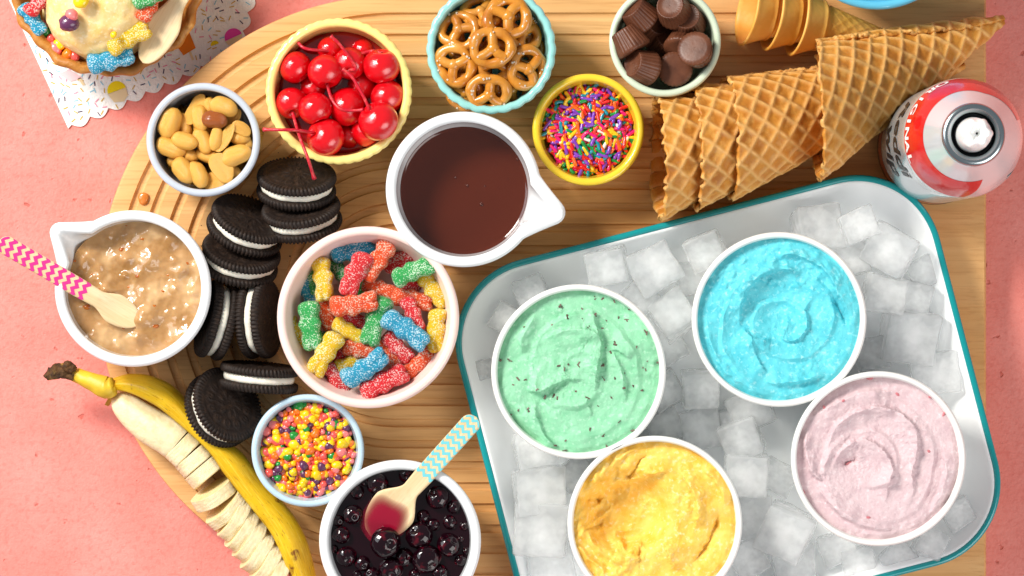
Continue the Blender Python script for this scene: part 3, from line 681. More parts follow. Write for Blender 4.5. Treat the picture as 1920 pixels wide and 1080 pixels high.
# ---- blush bowl of sugared gummies
c_gm, z_gm, R_gm = bowl('bowl', 690, 595, 171, .050, PINK_CER, 'wide blush pink bowl full of sugared gummy candies', .5, .0040, .62, .0052)
def gummy_mat(n, c, c2):
    m = M(n, c, rough=.38, spec=.6, sss=.6, sssr=(1, .7, .6), sscale=.005, bump=(1250, .8, .0010, 1), bump2=(300, .3, .001))
    nt = m.node_tree; N = nt.nodes; L = nt.links; b = N['Principled BSDF']; tc = N.new('ShaderNodeTexCoord'); g = N.new('ShaderNodeNewGeometry')
    n1 = N.new('ShaderNodeTexNoise'); n1.inputs['Scale'].default_value = 1250; n1.inputs['Detail'].default_value = 1; L.new(g.outputs['Position'], n1.inputs['Vector'])
    n2 = N.new('ShaderNodeTexNoise'); n2.inputs['Scale'].default_value = 140; n2.inputs['Detail'].default_value = 2; L.new(g.outputs['Position'], n2.inputs['Vector'])
    ad = N.new('ShaderNodeMath'); ad.operation = 'MULTIPLY_ADD'; ad.inputs[1].default_value = .35; L.new(n2.outputs[0], ad.inputs[0]); L.new(n1.outputs[0], ad.inputs[2])
    mr = N.new('ShaderNodeMapRange'); mr.inputs[1].default_value = .735; mr.inputs[2].default_value = .775; mr.inputs[4].default_value = .85; L.new(ad.outputs[0], mr.inputs[0])
    mx = N.new('ShaderNodeMix'); mx.data_type = 'RGBA'; mx.inputs[6].default_value = lin(c); mx.inputs[7].default_value = lin(c2); L.new(mr.outputs[0], mx.inputs[0]); L.new(mx.outputs[2], b.inputs['Base Color'])
    return m
GC = {'red': gummy_mat('red_gummy', '#E4202C', '#FFE0DA'), 'orange': gummy_mat('orange_gummy', '#F6551C', '#FFE2CC'), 'yellow': gummy_mat('yellow_gummy', '#F8C80E', '#FFF6D2'),
      'green': gummy_mat('green_gummy', '#32AE58', '#E2F6DC'), 'blue': gummy_mat('blue_gummy', '#12A0C6', '#DDF3F6')}
def gummy_mesh(seed):
    rnd = random.Random(seed); nu, nv = 44, 32; V = []; b = rnd.uniform(-.12, .12)
    for i in range(nu):
        u = i / (nu - 1); x = -1 + 2 * u
        cap = math.sqrt(max(0, 1 - (max(0, abs(x) - .78) / .22) ** 2)) if abs(x) > .78 else 1
        w = .37 + .04 * math.exp(-((x + .68) / .22) ** 2) - .05 * math.exp(-((x + .38) / .10) ** 2) + .06 * math.exp(-((x + .10) / .13) ** 2) - .04 * math.exp(-((x - .24) / .12) ** 2) + .02 * math.exp(-((x - .55) / .2) ** 2)
        tk = .31 + .05 * math.exp(-((x + .68) / .25) ** 2) + .03 * math.exp(-((x - .05) / .3) ** 2)
        for j in range(nv):
            a = 2 * PI * j / nv; ca, sa = math.cos(a), math.sin(a); e = .8
            y = w * cap * math.copysign(abs(ca) ** e, ca); z = tk * cap * math.copysign(abs(sa) ** e, sa)
            if x > .1: z -= math.copysign(.08, z) * math.exp(-(y / .07) ** 2) * min(1, (x - .1) / .3)
            p = Vector((x - (.07 * math.exp(-(y / .10) ** 2) if x > .8 else 0), y + b * x * x, z)); n = Vector((0, ca, sa))
            p += n * (.035 * N3(p, 3, seed) + .022 * N3(p, 11, seed) + .016 * N3(p, 26, seed)) * min(1, cap * 1.5); V.append(p)
    F = grid_faces(nu, nv, True, True) + [tuple(range(nv)), tuple(range((nu - 1) * nv, nu * nv))[::-1]]
    return mesh('gummy_candy', V, F, GC['red'])
GMM = [gummy_mesh(k) for k in range(7)]
gum = [ # crop6 endA endB colour dz pitch label
 (556, 432, 752, 385, 'blue', 3, 'dark blue gummy against the far wall of the blush bowl'),
 (520, 432, 545, 622, 'yellow', 8, 'long yellow gummy upright at the upper left of the gummies'),
 (700, 412, 615, 600, 'red', 12, 'pinkish red gummy slanting at the top middle of the gummies'),
 (808, 374, 695, 535, 'orange', 9, 'orange red gummy slanting beside the pinkish red one'),
 (808, 530, 985, 455, 'green', 13, 'green gummy resting near the upper right rim of the bowl'),
 (925, 500, 1035, 640, 'yellow', 7, 'yellow gummy against the right rim below the green one'),
 (555, 645, 760, 612, 'orange', 14, 'orange gummy lying level at the middle of the gummies'),
 (778, 590, 705, 800, 'green', 9, 'green gummy standing under the end of the level orange one'),
 (775, 665, 960, 795, 'blue', 14, 'blue gummy slanting at the right of the middle'),
 (992, 640, 985, 832, 'yellow', 8, 'amber yellow gummy upright at the right wall of the bowl'),
 (868, 598, 925, 740, 'red', 9, 'deep red gummy just above the right blue one'),
 (802, 588, 985, 622, 'orange', 5, 'orange red gummy lying level under the deep red one'),
 (468, 610, 492, 822, 'green', 10, 'pale green gummy upright at the left of the gummies'),
 (590, 740, 482, 915, 'yellow', 11, 'bright yellow gummy slanting at the lower left'),
 (580, 705, 690, 770, 'yellow', 6, 'yellow gummy half covered in the middle of the gummies'),
 (610, 795, 760, 835, 'orange', 6, 'orange red gummy above the lower blue one'),
 (612, 950, 795, 825, 'blue', 14, 'bright blue gummy at the bottom middle of the gummies'),
 (680, 990, 875, 890, 'red', 11, 'red gummy lowest beside the bright blue one'),
 (548, 865, 622, 1000, 'red', 6, 'red gummy left of the bright blue one near the rim'),
 (775, 745, 890, 860, 'red', 5, 'crimson gummy tucked under the right blue one'),
 (868, 915, 968, 815, 'orange', 5, 'orange red gummy against the lower right wall'),
 (385, 690, 465, 790, 'yellow', 3, 'yellow gummy low at the left wall of the bowl'),
 (455, 520, 490, 640, 'blue', 0, 'blue gummy in shade at the left wall of the bowl'),
 (520, 600, 560, 735, 'orange', 3, 'red orange gummy between the pale green and level orange ones'),
 (715, 545, 810, 580, 'orange', 4, 'red orange gummy end showing above the level orange one'),
 (610, 680, 720, 710, 'red', 2, 'red gummy peeping out below the level orange one'),
 (800, 470, 880, 420, 'red', 2, 'red gummy in shade under the far right rim'),
 (610, 880, 690, 850, 'yellow', 4, 'yellow gummy mostly under the bright blue one'),
 (490, 480, 500, 560, 'green', 1, 'dark green gummy peeping out left of the long yellow one'),
 (590, 480, 640, 540, 'green', 0, 'olive green gummy in shade under the dark blue one'),
 (760, 800, 830, 860, 'orange', 3, 'orange gummy end between the lower blue and crimson ones'),
 (570, 880, 610, 830, 'red', 2, 'red gummy showing between the bright yellow and bright blue ones'),
 (880, 560, 930, 530, 'red', 1, 'red gummy in shade under the upper green one'),
 (680, 560, 720, 600, 'green', -1, 'green gummy deep behind the level orange one'),
 (840, 700, 800, 770, 'red', 0, 'red gummy deep under the right blue one'),
 (520, 780, 560, 840, 'green', -3, 'green gummy deep in shade at the lower left'),
]
def place_gummy(A, B, col, z, lab, grp, i, wsc=1.0, pitch=0):
    p0, p1 = W(*A, z), W(*B, z); mid = (p0 + p1) / 2; L = max((p1 - p0).length * .98, .0215); ang = math.atan2(p1.y - p0.y, p1.x - p0.x)
    s = L / 2; w = min(1.0, .0114 * wsc / (s * .80))
    o = obj('gummy_candy', GMM[i % 7], mat=GC[col], matrix=Matrix.Translation(mid) @ Matrix.Rotation(ang, 4, 'Z') @ Matrix.Rotation(pitch, 4, 'Y') @ Matrix.Rotation(random.uniform(-.3, .3), 4, 'X') @ Matrix.Diagonal((s, s * w * 1.06, s * w, 1)))
    return tag(o, lab, 'gummy', grp)
for i, (x0, y0, x1, y1, col, dz, lab) in enumerate(gum):
    z = z_gm - .019 + dz * .0011; place_gummy(C(6, x0, y0), C(6, x1, y1), col, z, lab, 'sugared gummies in the blush bowl', i, 1, random.uniform(-.12, .12))
# ------------------------------------------------------------------ sandwich cookies
WAFER = M('dark_cocoa_wafer', (.014, .0075, .0050, 1), rough=.62, spec=.35, var=(300, (.032, .017, .010, 1), .48, .72), bump=(900, .5, .0006))
CREME = M('white_creme', '#E9E2D2', rough=.55, sss=.15, sscale=.002, var=(420, '#9A8F80', .70, .76), bump=(300, .3, .0006))
def wafer_mesh():
    R, t, n = .0222, .0042, 360
    prof = [(0.0003, t)] + [(R * k / 24, t) for k in range(1, 23)] + [(R * .955, t * .98), (R * .985, t * .86), (R, t * .6), (R, t * .35), (R * .985, t * .1), (R * .94, 0), (R * .5, 0), (.0003, 0)]
    def rf(th, k, r, z):
        zz = np.full(n, z); rr = np.full(n, r); q = r / R
        if k <= 23:
            zz += .00045 * math.exp(-((q - .80) / .035) ** 2) + .0002 * math.exp(-((q - .18) / .05) ** 2)
            if .84 < q: zz += .00050 * (np.cos(60 * th) > 0) * min(1, (q - .84) / .04)
            if .40 < q < .74:
                a = (th * 12 / (2 * PI)) % 1 - .5; d = np.hypot(a * 2 * PI / 12 * q, q - .57) ; zz += .00048 * (np.exp(-((d - .085) / .028) ** 2) + np.exp(-(d / .035) ** 2))
            if .20 < q < .36: zz += .00035 * (np.cos(9 * th + q * 8) > .2)
        if 22 < k < 29: rr = rr + .00042 * np.where(np.cos(60 * th) > 0, 1, -1)
        return rr, zz
    V, F = lathe(prof, n, rf); return mesh('wafer', V, [f[::-1] for f in F], WAFER)
def creme_mesh(seed):
    P = [(.0003, -.0024), (.0188, -.0024), (.0199, -.0016), (.0202, 0), (.0199, .0016), (.0188, .0024), (.0003, .0024)]
    V, F = lathe(P, 72, lambda th, k, r, z: r * (1 + (.018 * np.sin(3 * th + seed) + .012 * np.sin(7 * th + seed * 2) + .008 * np.sin(17 * th)) * (r > .01))); return mesh('creme_filling', V, F, CREME)
WM = wafer_mesh(); CMM = [creme_mesh(k) for k in range(3)]
cookies = [ # cookie centre in target px, z above board, normal (x right, y up in picture, z), label
 (556, 345, .0235, (.04, .88, .46), 'upper cookie of the right pair leaning below the cherry bowl'),
 (566, 405, .0235, (-.10, .88, .46), 'lower cookie of the right pair touching the gummy bowl'),
 (463, 423, .0250, (.36, .80, .48), 'upper cookie of the left pair beside the ramekin'),
 (450, 484, .0235, (.22, .84, .48), 'lower cookie of the left pair beside the butterscotch bowl'),
 (406, 600, .0232, (-.93, .22, .28), 'cookie on edge nearest the butterscotch bowl'),
 (486, 598, .0232, (.95, .02, .28), 'cookie on edge between the gummy bowl and another upright one'),
 (486, 707, .0227, (.09, .99, .08), 'cookie standing on edge showing its creme above the candy bowl'),
 (418, 764, .0225, (.60, .36, .71), 'cookie lying almost flat beside the banana'),
]
for i, (x, y, z, n, lab) in enumerate(cookies):
    t = thing('sandwich_cookie', None, lab, 'cookie', 'dark sandwich cookies', matrix=at(W(x, y, BT + z), n, i * .9))
    obj('creme_filling', CMM[i % 3], t); obj('wafer', WM, t, loc=(0, 0, .0023)); obj('wafer', WM, t, matrix=Matrix.Translation((0, 0, -.0023)) @ Matrix.Rotation(PI, 4, 'X'))
cr_ = []
for k in range(70):
    x, y = random.gauss(470, 60), random.gauss(560, 150); p = W(x, y, BT); s = random.uniform(.0002, .0006); v, f = ico(1); cr_.append(([Vector((p.x, p.y, BT + s * .5)) + q * s * random.uniform(.7, 1.2) for q in v], f))
V, F = join(cr_); tag(obj('cookie_crumbs', mesh('cookie_crumbs', V, F, WAFER, False)), 'scattered dark cookie crumbs on the board among the cookies', 'crumbs', kind='stuff')
v, f = ico(3, lambda v: Vector((v.x * .0031, v.y * .0038 * (1 - .25 * v.y), v.z * .0014)) * (1 + .15 * N3(v, 1.5, 4)))
o = obj('toffee_drop', mesh('toffee_drop', v, f, M('amber_toffee', '#C8752A', rough=.2, coat=.4, sss=.3, sscale=.003)), loc=W(269, 370, BT + .0008)); tag(o, 'single amber toffee drop on the board below the ramekin', 'toffee')

# ------------------------------------------------------------------ banana
PEEL = M('banana_peel', '#E0B41A', rough=.42, spec=.4, sss=.1, sscale=.002, var=(38, '#CFA012', .42, .66, 4), var2=(55, '#7A4614', .64, .69, 5), bump=(90, .2, .0012))
PEELIN = M('banana_pith', '#E8D9A8', rough=.7)
STEMB = M('banana_stem', '#5A3B18', rough=.8, var=(260, '#2C1B0C', .42, .68, 4), var2=(120, '#A98A3C', .58, .75), bump=(300, 1.0, .002, 4))
NECK = M('banana_neck', '#D8B52A', rough=.45, var=(60, '#BE9A2A', .42, .7), var2=(90, '#7A5A20', .66, .74, 4), bump=(120, .3, .001))
FLESH = M('banana_flesh', '#E9D8B0', rough=.5, sss=.3, sssr=(1, .8, .5), sscale=.004, var=(150, '#DDC898', .45, .72), bump=(420, .5, .0009), bump2=(110, .3, .0012))
CUTF = M('banana_cut_face', '#E6D3A0', rough=.4, sss=.3, sssr=(1, .8, .5), sscale=.004, var=(260, '#DCC78C', .45, .70), bump=(500, .4, .0006))
c0 = W(370, 900, 0)
bpeel = thing('banana_peel', (c0.x, c0.y, BT), 'yellow banana skin opened along one side, lying across the board edge', 'banana')
outer = [(376, 132), (420, 116), (470, 105), (560, 110), (660, 150), (730, 210), (800, 300), (900, 400), (1010, 482), (1100, 600), (1200, 712), (1270, 802), (1322, 900), (1352, 1000), (1372, 1090), (1380, 1180)]
inner = [(372, 190), (405, 184), (450, 192), (500, 210), (600, 262), (700, 342), (780, 412), (860, 492), (922, 582), (1000, 682), (1080, 782), (1150, 872), (1200, 972), (1242, 1080), (1262, 1140), (1275, 1200)]
NO = 90; Oc = resample(smooth_path(outer, 6), NO); Ic = resample(smooth_path(inner, 6), NO); V = []; nv = 20
for i in range(NO):
    u = i / (NO - 1); zc = .027 * min(1, .62 + u * 3) * (1 - .25 * max(0, u - .85) / .15)
    for j in range(nv):
        a = math.radians(-35 + 158 * j / (nv - 1)); q = (1 - math.cos(a)) / 1.545; q = q if a > 0 else q * .8
        z = BT + .010 + (zc - .010) * max(0, math.sin(a)) + (.009 * math.sin(a) if a < 0 else 0) * 1.1 + .0007 * math.exp(-((j - 7) / 1.6) ** 2) + .0006 * math.exp(-((j - 14) / 1.6) ** 2)
        px = Oc[i] + (Ic[i] - Oc[i]) * q; w = CW(7, px[0], px[1], z); V.append((w.x - c0.x, w.y - c0.y, z - BT))
me = mesh('skin', V, grid_faces(NO, nv, False, False), [PEEL, PEELIN])
me.attributes.new('peel_uv', 'FLOAT_VECTOR', 'POINT').data.foreach_set('vector', [q for i in range(NO) for j in range(nv) for q in (i / NO * 9, j / nv * 1.7, 0.0)])
o = obj('skin', me, bpeel)
_n = PEEL.node_tree; _L = _n.links; _a = _n.nodes.new('ShaderNodeAttribute'); _a.attribute_name = 'peel_uv'; _b = _n.nodes['Principled BSDF']
def _streak(scale, sx, sy, lo, hi, col, amt):
    mp = _n.nodes.new('ShaderNodeMapping'); mp.inputs['Scale'].default_value = (sx, sy, 1); _L.new(_a.outputs['Vector'], mp.inputs[0]); nz = _n.nodes.new('ShaderNodeTexNoise'); nz.inputs['Scale'].default_value = scale; nz.inputs['Detail'].default_value = 4; _L.new(mp.outputs[0], nz.inputs['Vector'])
    mr = _n.nodes.new('ShaderNodeMapRange'); mr.inputs[1].default_value = lo; mr.inputs[2].default_value = hi; mr.inputs[4].default_value = amt; _L.new(nz.outputs[0], mr.inputs[0]); mx = _n.nodes.new('ShaderNodeMix'); mx.data_type = 'RGBA'
    _L.new(_b.inputs['Base Color'].links[0].from_socket, mx.inputs[6]); mx.inputs[7].default_value = lin(col); _L.new(mr.outputs[0], mx.inputs[0]); _L.new(mx.outputs[2], _b.inputs['Base Color'])
_streak(3, .5, 7, .5, .7, '#E9CB4A', .6); _streak(4, .45, 6, .62, .68, '#8A5A18', .75); _streak(5, 2.5, 6, .66, .70, '#5E3610', .8)
md = o.modifiers.new('thickness', 'SOLIDIFY'); md.thickness = .0018; md.offset = -1; md.material_offset = 1; md.material_offset_rim = 1; md.use_even_offset = True
nk = [((395, 165), 42, .019), ((360, 172), 56, .018), ((300, 148), 46, .016), ((240, 122), 38, .014), ((190, 102), 33, .013)]
def ptube(lst, n=18, nj=0, seed=0, m=6):
    P = smooth_path([(*C(7, *p), z) for p, r, z in lst], m); Rr = np.interp(np.linspace(0, len(lst) - 1, len(P)), range(len(lst)), [r for p, r, z in lst])
    P3 = [W(p[0], p[1], BT + p[2]) - Vector((c0.x, c0.y, BT)) for p in P]; V, F = tube(P3, [r * .38877 * MPP for r in Rr], n)
    return [Vector(v) + Vector((N3(v, 260, seed), N3(v, 300, seed + 1), N3(v, 280, seed + 2))) * nj for v in V], F
V, F = ptube(nk, 24, .0006, 2); stem_o = obj('neck', mesh('neck', V, F, NECK), bpeel)
V, F = ptube([((205, 106), 36, .0135), ((165, 92), 33, .0145), ((120, 95), 30, .0135), ((90, 105), 34, .0125), ((72, 90), 24, .0135)], 22, .0022, 5); obj('stem_tip', mesh('stem_tip', V, F, STEMB), bpeel)
V, F = ptube([((165, 90), 20, .018), ((172, 70), 26, .019), ((195, 72), 20, .018), ((215, 88), 14, .017)], 18, .0020, 9); obj('stem_tip', mesh('stem_tip', V, F, STEMB), bpeel)
fl = [CW(7, x, y, BT + z) - Vector((c0.x, c0.y, BT)) for x, y, z in ((392, 172, .022), (350, 255, .006), (368, 262, .004), (398, 205, .018))]
fl += [v + Vector((.0008, .0008, -.001)) for v in fl]; o = obj('torn_flap', mesh('torn_flap', fl, [(0, 1, 2, 3), (7, 6, 5, 4), (0, 4, 5, 1), (1, 5, 6, 2), (2, 6, 7, 3), (3, 7, 4, 0)], NECK, False), bpeel)
def flesh_piece(axis, label, seed, cut=(0, 1), n=40):
    """axis: list of (crop7 x, y, radius crop px, z)"""
    P = smooth_path([(*C(7, x, y), r * .38877 * MPP, z) for x, y, r, z in axis], 6); P = resample(np.array(P), 26)
    pts = [W(p[0], p[1], BT + p[3]) for p in P]; o0 = pts[len(pts) // 2]; V = []; nn = len(pts)
    for i, p in enumerate(pts):
        t = (pts[min(i + 1, nn - 1)] - pts[max(i - 1, 0)]).normalized(); a = Vector((0, 0, 1)); a = (a - t * a.dot(t)).normalized(); b = t.cross(a); r = P[i][2]
        e = min(i if cut[0] else 99, (nn - 1 - i) if cut[1] else 99); r *= 1 - .05 * (e == 0) - .012 * (e == 1)
        for j in range(n):
            an = 2 * PI * j / n; rr = r * (1 + .035 * math.cos(5 * an + seed) + .02 * mnoise.noise(Vector((math.cos(an) * 2, math.sin(an) * 2, i * .25 + seed)))); q = p + (a * math.cos(an) + b * math.sin(an)) * rr; V.append(q - o0)
    k = len(V); V += [pts[0] - o0, pts[-1] - o0]; F = grid_faces(nn, n); nb = len(F)
    F += [(k, (j + 1) % n, j) for j in range(n)] + [(k + 1, (nn - 1) * n + j, (nn - 1) * n + (j + 1) % n) for j in range(n)]
    me = mesh('banana_slice', V, F, [FLESH, CUTF]); 
    for q in range(nb, len(F)): me.polygons[q].material_index = 1
    me.set_sharp_from_angle(angle=math.radians(50))
    o = obj('banana_slice', me, loc=o0); return tag(o, label, 'banana slice', 'cut banana pieces')
zf = .0135
flesh_piece([(392, 212, 14, .012), (412, 228, 44, .012), (450, 262, 66, .0125), (520, 322, 82, .013), (600, 376, 90, zf), (662, 408, 94, zf), (704, 441, 95, zf)], 'long uncut rounded end of the banana under the peeled skin', 1, (0, 1))
flesh_piece([(706, 443, 95, zf), (759, 494, 95, zf)], 'first thin banana slice after the long rounded end', 2)
flesh_piece([(762, 497, 95, zf), (808, 550, 95, zf)], 'second banana slice after the long rounded end', 3)
flesh_piece([(811, 553, 95, zf), (856, 606, 94, zf)], 'third banana slice, last before the gap', 4)
for k, (x, y, dx, dy, th, nz_, lab) in enumerate([
   (905, 672, 62, 98, 50, .45, 'tilted banana slice just below the gap'),
   (962, 742, 95, 90, 44, .55, 'banana slice sunk between two tilted ones'),
   (1003, 790, 100, 62, 50, .40, 'fallen banana slice with its pale side up near the gap'),
   (1040, 845, 100, 60, 50, .45, 'fifth banana slice from the bottom edge'),
   (1078, 892, 100, 60, 52, .42, 'fourth banana slice from the bottom edge'),
   (1116, 946, 100, 58, 52, .42, 'third banana slice from the bottom edge'),
   (1156, 1004, 100, 58, 52, .42, 'second banana slice from the bottom edge'),
   (1196, 1064, 100, 58, 54, .42, 'banana slice cut off by the bottom edge')]):
    L = math.hypot(dx, dy); ux, uy = dx / L, dy / L; nz_ *= .5; hz = math.sqrt(1 - nz_ ** 2); r = 112; x -= 26; y += 16; th *= 1.28
    p0 = (x - ux * th * .5 * hz, y - uy * th * .5 * hz, r, zf + .0008 + th * .5 * nz_ * .38877 * MPP); p1 = (x + ux * th * .5 * hz, y + uy * th * .5 * hz, r, zf + .0008 - th * .5 * nz_ * .38877 * MPP)
    flesh_piece([p0, p1], lab, 5 + k)

# ------------------------------------------------------------------ waffle cones
WAF = M('waffle_cone', '#C98733', rough=.46, spec=.35, sss=.08, sscale=.002, var=(60, '#AE6821', .42, .70, 4), var2=(160, '#D69C4C', .5, .72), bump=(500, .4, .0007))
_n = WAF.node_tree; _at = _n.nodes.new('ShaderNodeAttribute'); _at.attribute_name = 'ridge'; _mx = _n.nodes.new('ShaderNodeMix'); _mx.data_type = 'RGBA'; _b = _n.nodes['Principled BSDF']
_src = _b.inputs['Base Color'].links[0].from_socket; _n.links.new(_at.outputs['Fac'], _mx.inputs[0]); _n.links.new(_src, _mx.inputs[6]); _mx.inputs[7].default_value = lin('#E6B670'); _n.links.new(_mx.outputs[2], _b.inputs['Base Color'])
def cone_mesh(L, Rm, seam=-1.0, skew=0, skew_a=0, seed=0, nt_=150, nth=220, cell=.0090, th_=.0022, flap=(-1.2, .9)):
    S = math.hypot(L, Rm); al = math.asin(Rm / S); V = []; rnd = random.Random(seed); off = rnd.uniform(0, 1)
    t = np.linspace(.03, 1, nt_)[:, None]; q = np.linspace(0, 1, nth)[None, :]
    th0 = flap[0] - .55 + 0 * t; th1 = flap[0] + flap[1] * (1 - t) + 2 * PI + .05 * pn(t * 22 + seed, t * 0 + 3.3, 1) + .03 * pn(t * 60, t * 0 + 8, 2)
    TH = th0 + (th1 - th0) * q; phi = TH * math.sin(al)
    tm = 1 + skew * np.cos(TH - skew_a) ; rho0 = t * S * tm; a = rho0 * np.cos(phi); b = rho0 * np.sin(phi)
    u = (a + b) / math.sqrt(2) / cell + off; v = (a - b) / math.sqrt(2) / cell + off * .6
    du = np.abs(u - np.round(u)) * cell; dv = np.abs(v - np.round(v)) * cell; rd = np.maximum(np.exp(-(du / .0012) ** 2), np.exp(-(dv / .0012) ** 2))
    edge = np.clip((t - .90) / .10, 0, 1); rho = rho0 + edge * S * (.008 * rd[-1:, :] + .008 * pn(TH * 4 + seed, TH * 0 + 1, 4) + .004 * pn(TH * 14, TH * 0 + 5, 5))
    thick = (TH - th0) / (2 * PI) * th_
    r = rho * math.sin(al) + thick + .0014 * rd * np.clip(t * 6, 0, 1) + .0006 * pn(a * 60, b * 60, seed) + .0005 * pn(a * 200, b * 200, seed + 1) + .0007 * pn(TH * .8 + seed, rho * 12, 7)
    fe = np.clip((q - .975) / .025, 0, 1); r = r + fe * .0012 * pn(rho * 500, rho * 0, 3)
    Z = rho * math.cos(al); P = np.stack([r * np.sin(TH), r * np.cos(TH), Z], -1).reshape(-1, 3)
    me = mesh('waffle_cone', P, grid_faces(nt_, nth, False, True), WAF); at_ = me.attributes.new('ridge', 'FLOAT', 'POINT'); at_.data.foreach_set('value', (rd * .75).astype(np.float32).ravel()); return me
def place_cone(me, tip, mouth, label, grp, name='waffle_cone', solid=.0022):
    A = W(*tip); B = W(*mouth); Z = (B - A).normalized(); Y = Vector((0, 0, 1)); Y = (Y - Z * Y.dot(Z)).normalized(); X = Y.cross(Z)
    o = obj(name, me, matrix=Matrix.Translation(A) @ Matrix((X, Y, Z)).transposed().to_4x4()); tag(o, label, 'cone', grp)
    if solid: md = o.modifiers.new('wall', 'SOLIDIFY'); md.thickness = solid; md.offset = -1
    return o
Lc = lpx((1825, 118), (1352, 262), .05) ; Rm = .0325
zt_, zm_ = BT + .005, BT + .036
ax = np.array([1328 - 1822, 262 - 118]) / math.hypot(494, 144)
labs = ['outermost waffle cone of the nested stack beside the tray', 'middle waffle cone of the nested stack', 'innermost waffle cone of the stack with the fully exposed mouth']
for k in range(3):
    sh = 66 * k; tip = np.array([1822, 118]) + ax * sh; mo = np.array([1328, 262]) + ax * sh
    place_cone(cone_mesh(Lc, Rm, skew=.060, skew_a=1.25, seed=k + 1, flap=(-1.9, .6)), (*tip, zt_ + .001 * k), (*mo, zm_ - .0012 * k), labs[k], 'nested waffle cones')
Ld = lpx((1893, 36), (1500, 210), .05)
place_cone(cone_mesh(Ld, .0340, skew=.15, skew_a=1.0, seed=8, flap=(-1.45, 1.25)), (1893, 34, BT + .006), (1500, 208, BT + .046), 'single waffle cone lying on the stack, pointing to the upper right', 'waffle cones on the board')
SUG = M('sugar_cone', '#EDB55C', rough=.45, spec=.4, sss=.2, sssr=(1, .6, .3), sscale=.003, var=(50, '#DFA03F', .42, .7, 3), bump=(400, .25, .0006), bump2=(60, .2, .001))
def sugar_mesh():
    Rr, Rl, Lt, Lcol = .0198, .0150, .054, .0135; n = 140
    P = [(.0004, 0), (.0020, .0015)]
    for k in range(1, 40): u = k / 40; P.append((.0020 + (Rl - .0026 - .002) * u, .0015 + (Lt - .0025) * u))
    P += [(Rl - .0018, Lt - .0004), (Rl - .0002, Lt), (Rl, Lt + .0010), (Rl - .0003, Lt + .0018)]
    for k in range(1, 8): u = k / 8; P.append((Rl + (Rr - Rl) * u ** 1.2, Lt + .0018 + (Lcol - .0018) * u))
    P += [(Rr + .0003, Lt + Lcol), (Rr + .0002, Lt + Lcol + .0007), (Rr - .0008, Lt + Lcol + .0010), (Rr - .0017, Lt + Lcol + .0004)]
    for k in range(7, -1, -1): u = k / 8; P.append((Rl + (Rr - Rl) * u ** 1.2 - .0017, Lt + .0018 + (Lcol - .0018) * u))
    P += [(Rl * .5 - .001, Lt * .5), (.0006, .006)]
    def rf(th, k, r, z):
        if 3 < k < 40:
            a = (z / .0075 + th * 10 / (2 * PI)) % 1; b = (z / .0075 - th * 10 / (2 * PI)) % 1; d = np.minimum(np.minimum(a, 1 - a), np.minimum(b, 1 - b)); return r + .0006 * np.exp(-(d / .10) ** 2)
        return r + .0002 * np.sin(5 * th + z * 300)
    V, F = lathe(P, n, rf); return mesh('sugar_cone', V, F, SUG)
SGM = sugar_mesh(); axs = np.array([1489 - 1703, 38 - 82.]); axs /= np.hypot(*axs)
for k, lab in enumerate(('sugar cone at the right end of the nested smooth rimmed stack', 'middle sugar cone of the smooth rimmed stack', 'sugar cone at the left end of the stack with its open mouth showing')):
    tip = np.array([1703, 82.]) + axs * 47 * k; mo = np.array([1489, 38.]) + axs * 47 * k
    place_cone(SGM, (*tip, BT + .004), (*mo, BT + .0205), lab, 'nested sugar cones', 'sugar_cone', 0)

# ------------------------------------------------------------------ whipped cream can
CANW = M('white_can_lacquer', '#D6DEE1', rough=.2, metal=.45, coat=.4); CANR = M('red_can_lacquer', '#C8100F', rough=.2, coat=.5); STEEL = M('bare_steel', '#A9B3B6', rough=.25, metal=1)
CAND = M('dark_valve_cup', '#2E3A3D', rough=.45); CANB = M('black_ink', '#16191C', rough=.35); NOZ = M('white_nozzle_plastic', '#F4F4F2', rough=.3, sss=.1, sscale=.002); INKW = M('white_ink', '#EDEDE8', rough=.35); INKT = M('teal_ink', '#2E9AA0', rough=.35)  # CAND is the dark grey of the recess floor inside the crimp ring
Rc = 106 * sz(BT); cb = W(1751, 277, BT)
can = thing('whipped_cream_can', cb, 'upright white and red aerosol can of whipped cream beside the tray', 'can')
ZS = .143
prof = [(Rc * .96, 0), (Rc * 1.01, .0006), (Rc * 1.01, .0030), (Rc * .985, .0042), (Rc * .985, .0055), (Rc, .0068)]
def rp(z): # body and shoulder radius against height
    return np.interp(z, [0, .0068, ZS - .006, ZS, ZS + .007, ZS + .014, ZS + .020, ZS + .026, ZS + .034, ZS + .040, ZS + .044], [Rc, Rc, Rc, Rc * .985, Rc * .94, Rc * .885, Rc * .81, Rc * .72, Rc * .60, Rc * .50, Rc * .46])
V, F = lathe(prof, 96); obj('base_rim', mesh('base_rim', V, F, STEEL), can)
zs = [.0068] + list(np.linspace(.02, ZS - .006, 6)) + list(np.linspace(ZS - .004, ZS + .044, 26))
V, F = lathe([(float(rp(z)), z) for z in zs], 120); can_body = obj('body', mesh('body', V, F, CANW), can)
def wrapped(name, pts, mat, faces, lift=.00012):
    V = []
    for a, z in pts: r = float(rp(z)) + lift; V.append((r * math.cos(a), r * math.sin(a), z))
    return obj(name, mesh(name, V, faces, mat), can_body)
def band(name, a0, a1, lo, hi, mat, n=160, m=10, lift=.00012):
    A = np.linspace(a0, a1, n); pts = [(a, lo(a) + (hi(a) - lo(a)) * k / m) for a in A for k in range(m + 1)]; return wrapped(name, pts, mat, grid_faces(n, m + 1, False, True), lift)
D2R = math.radians
hi_z = ZS + .0245
def lo_sw(a):
    d = math.degrees(a); f = np.clip((d - 268) / 20, 0, 1); g = np.clip((52 - d) / 30, 0, 1); return ZS + .001 + (hi_z - ZS - .001) * (f ** 1.6) + 0 * g
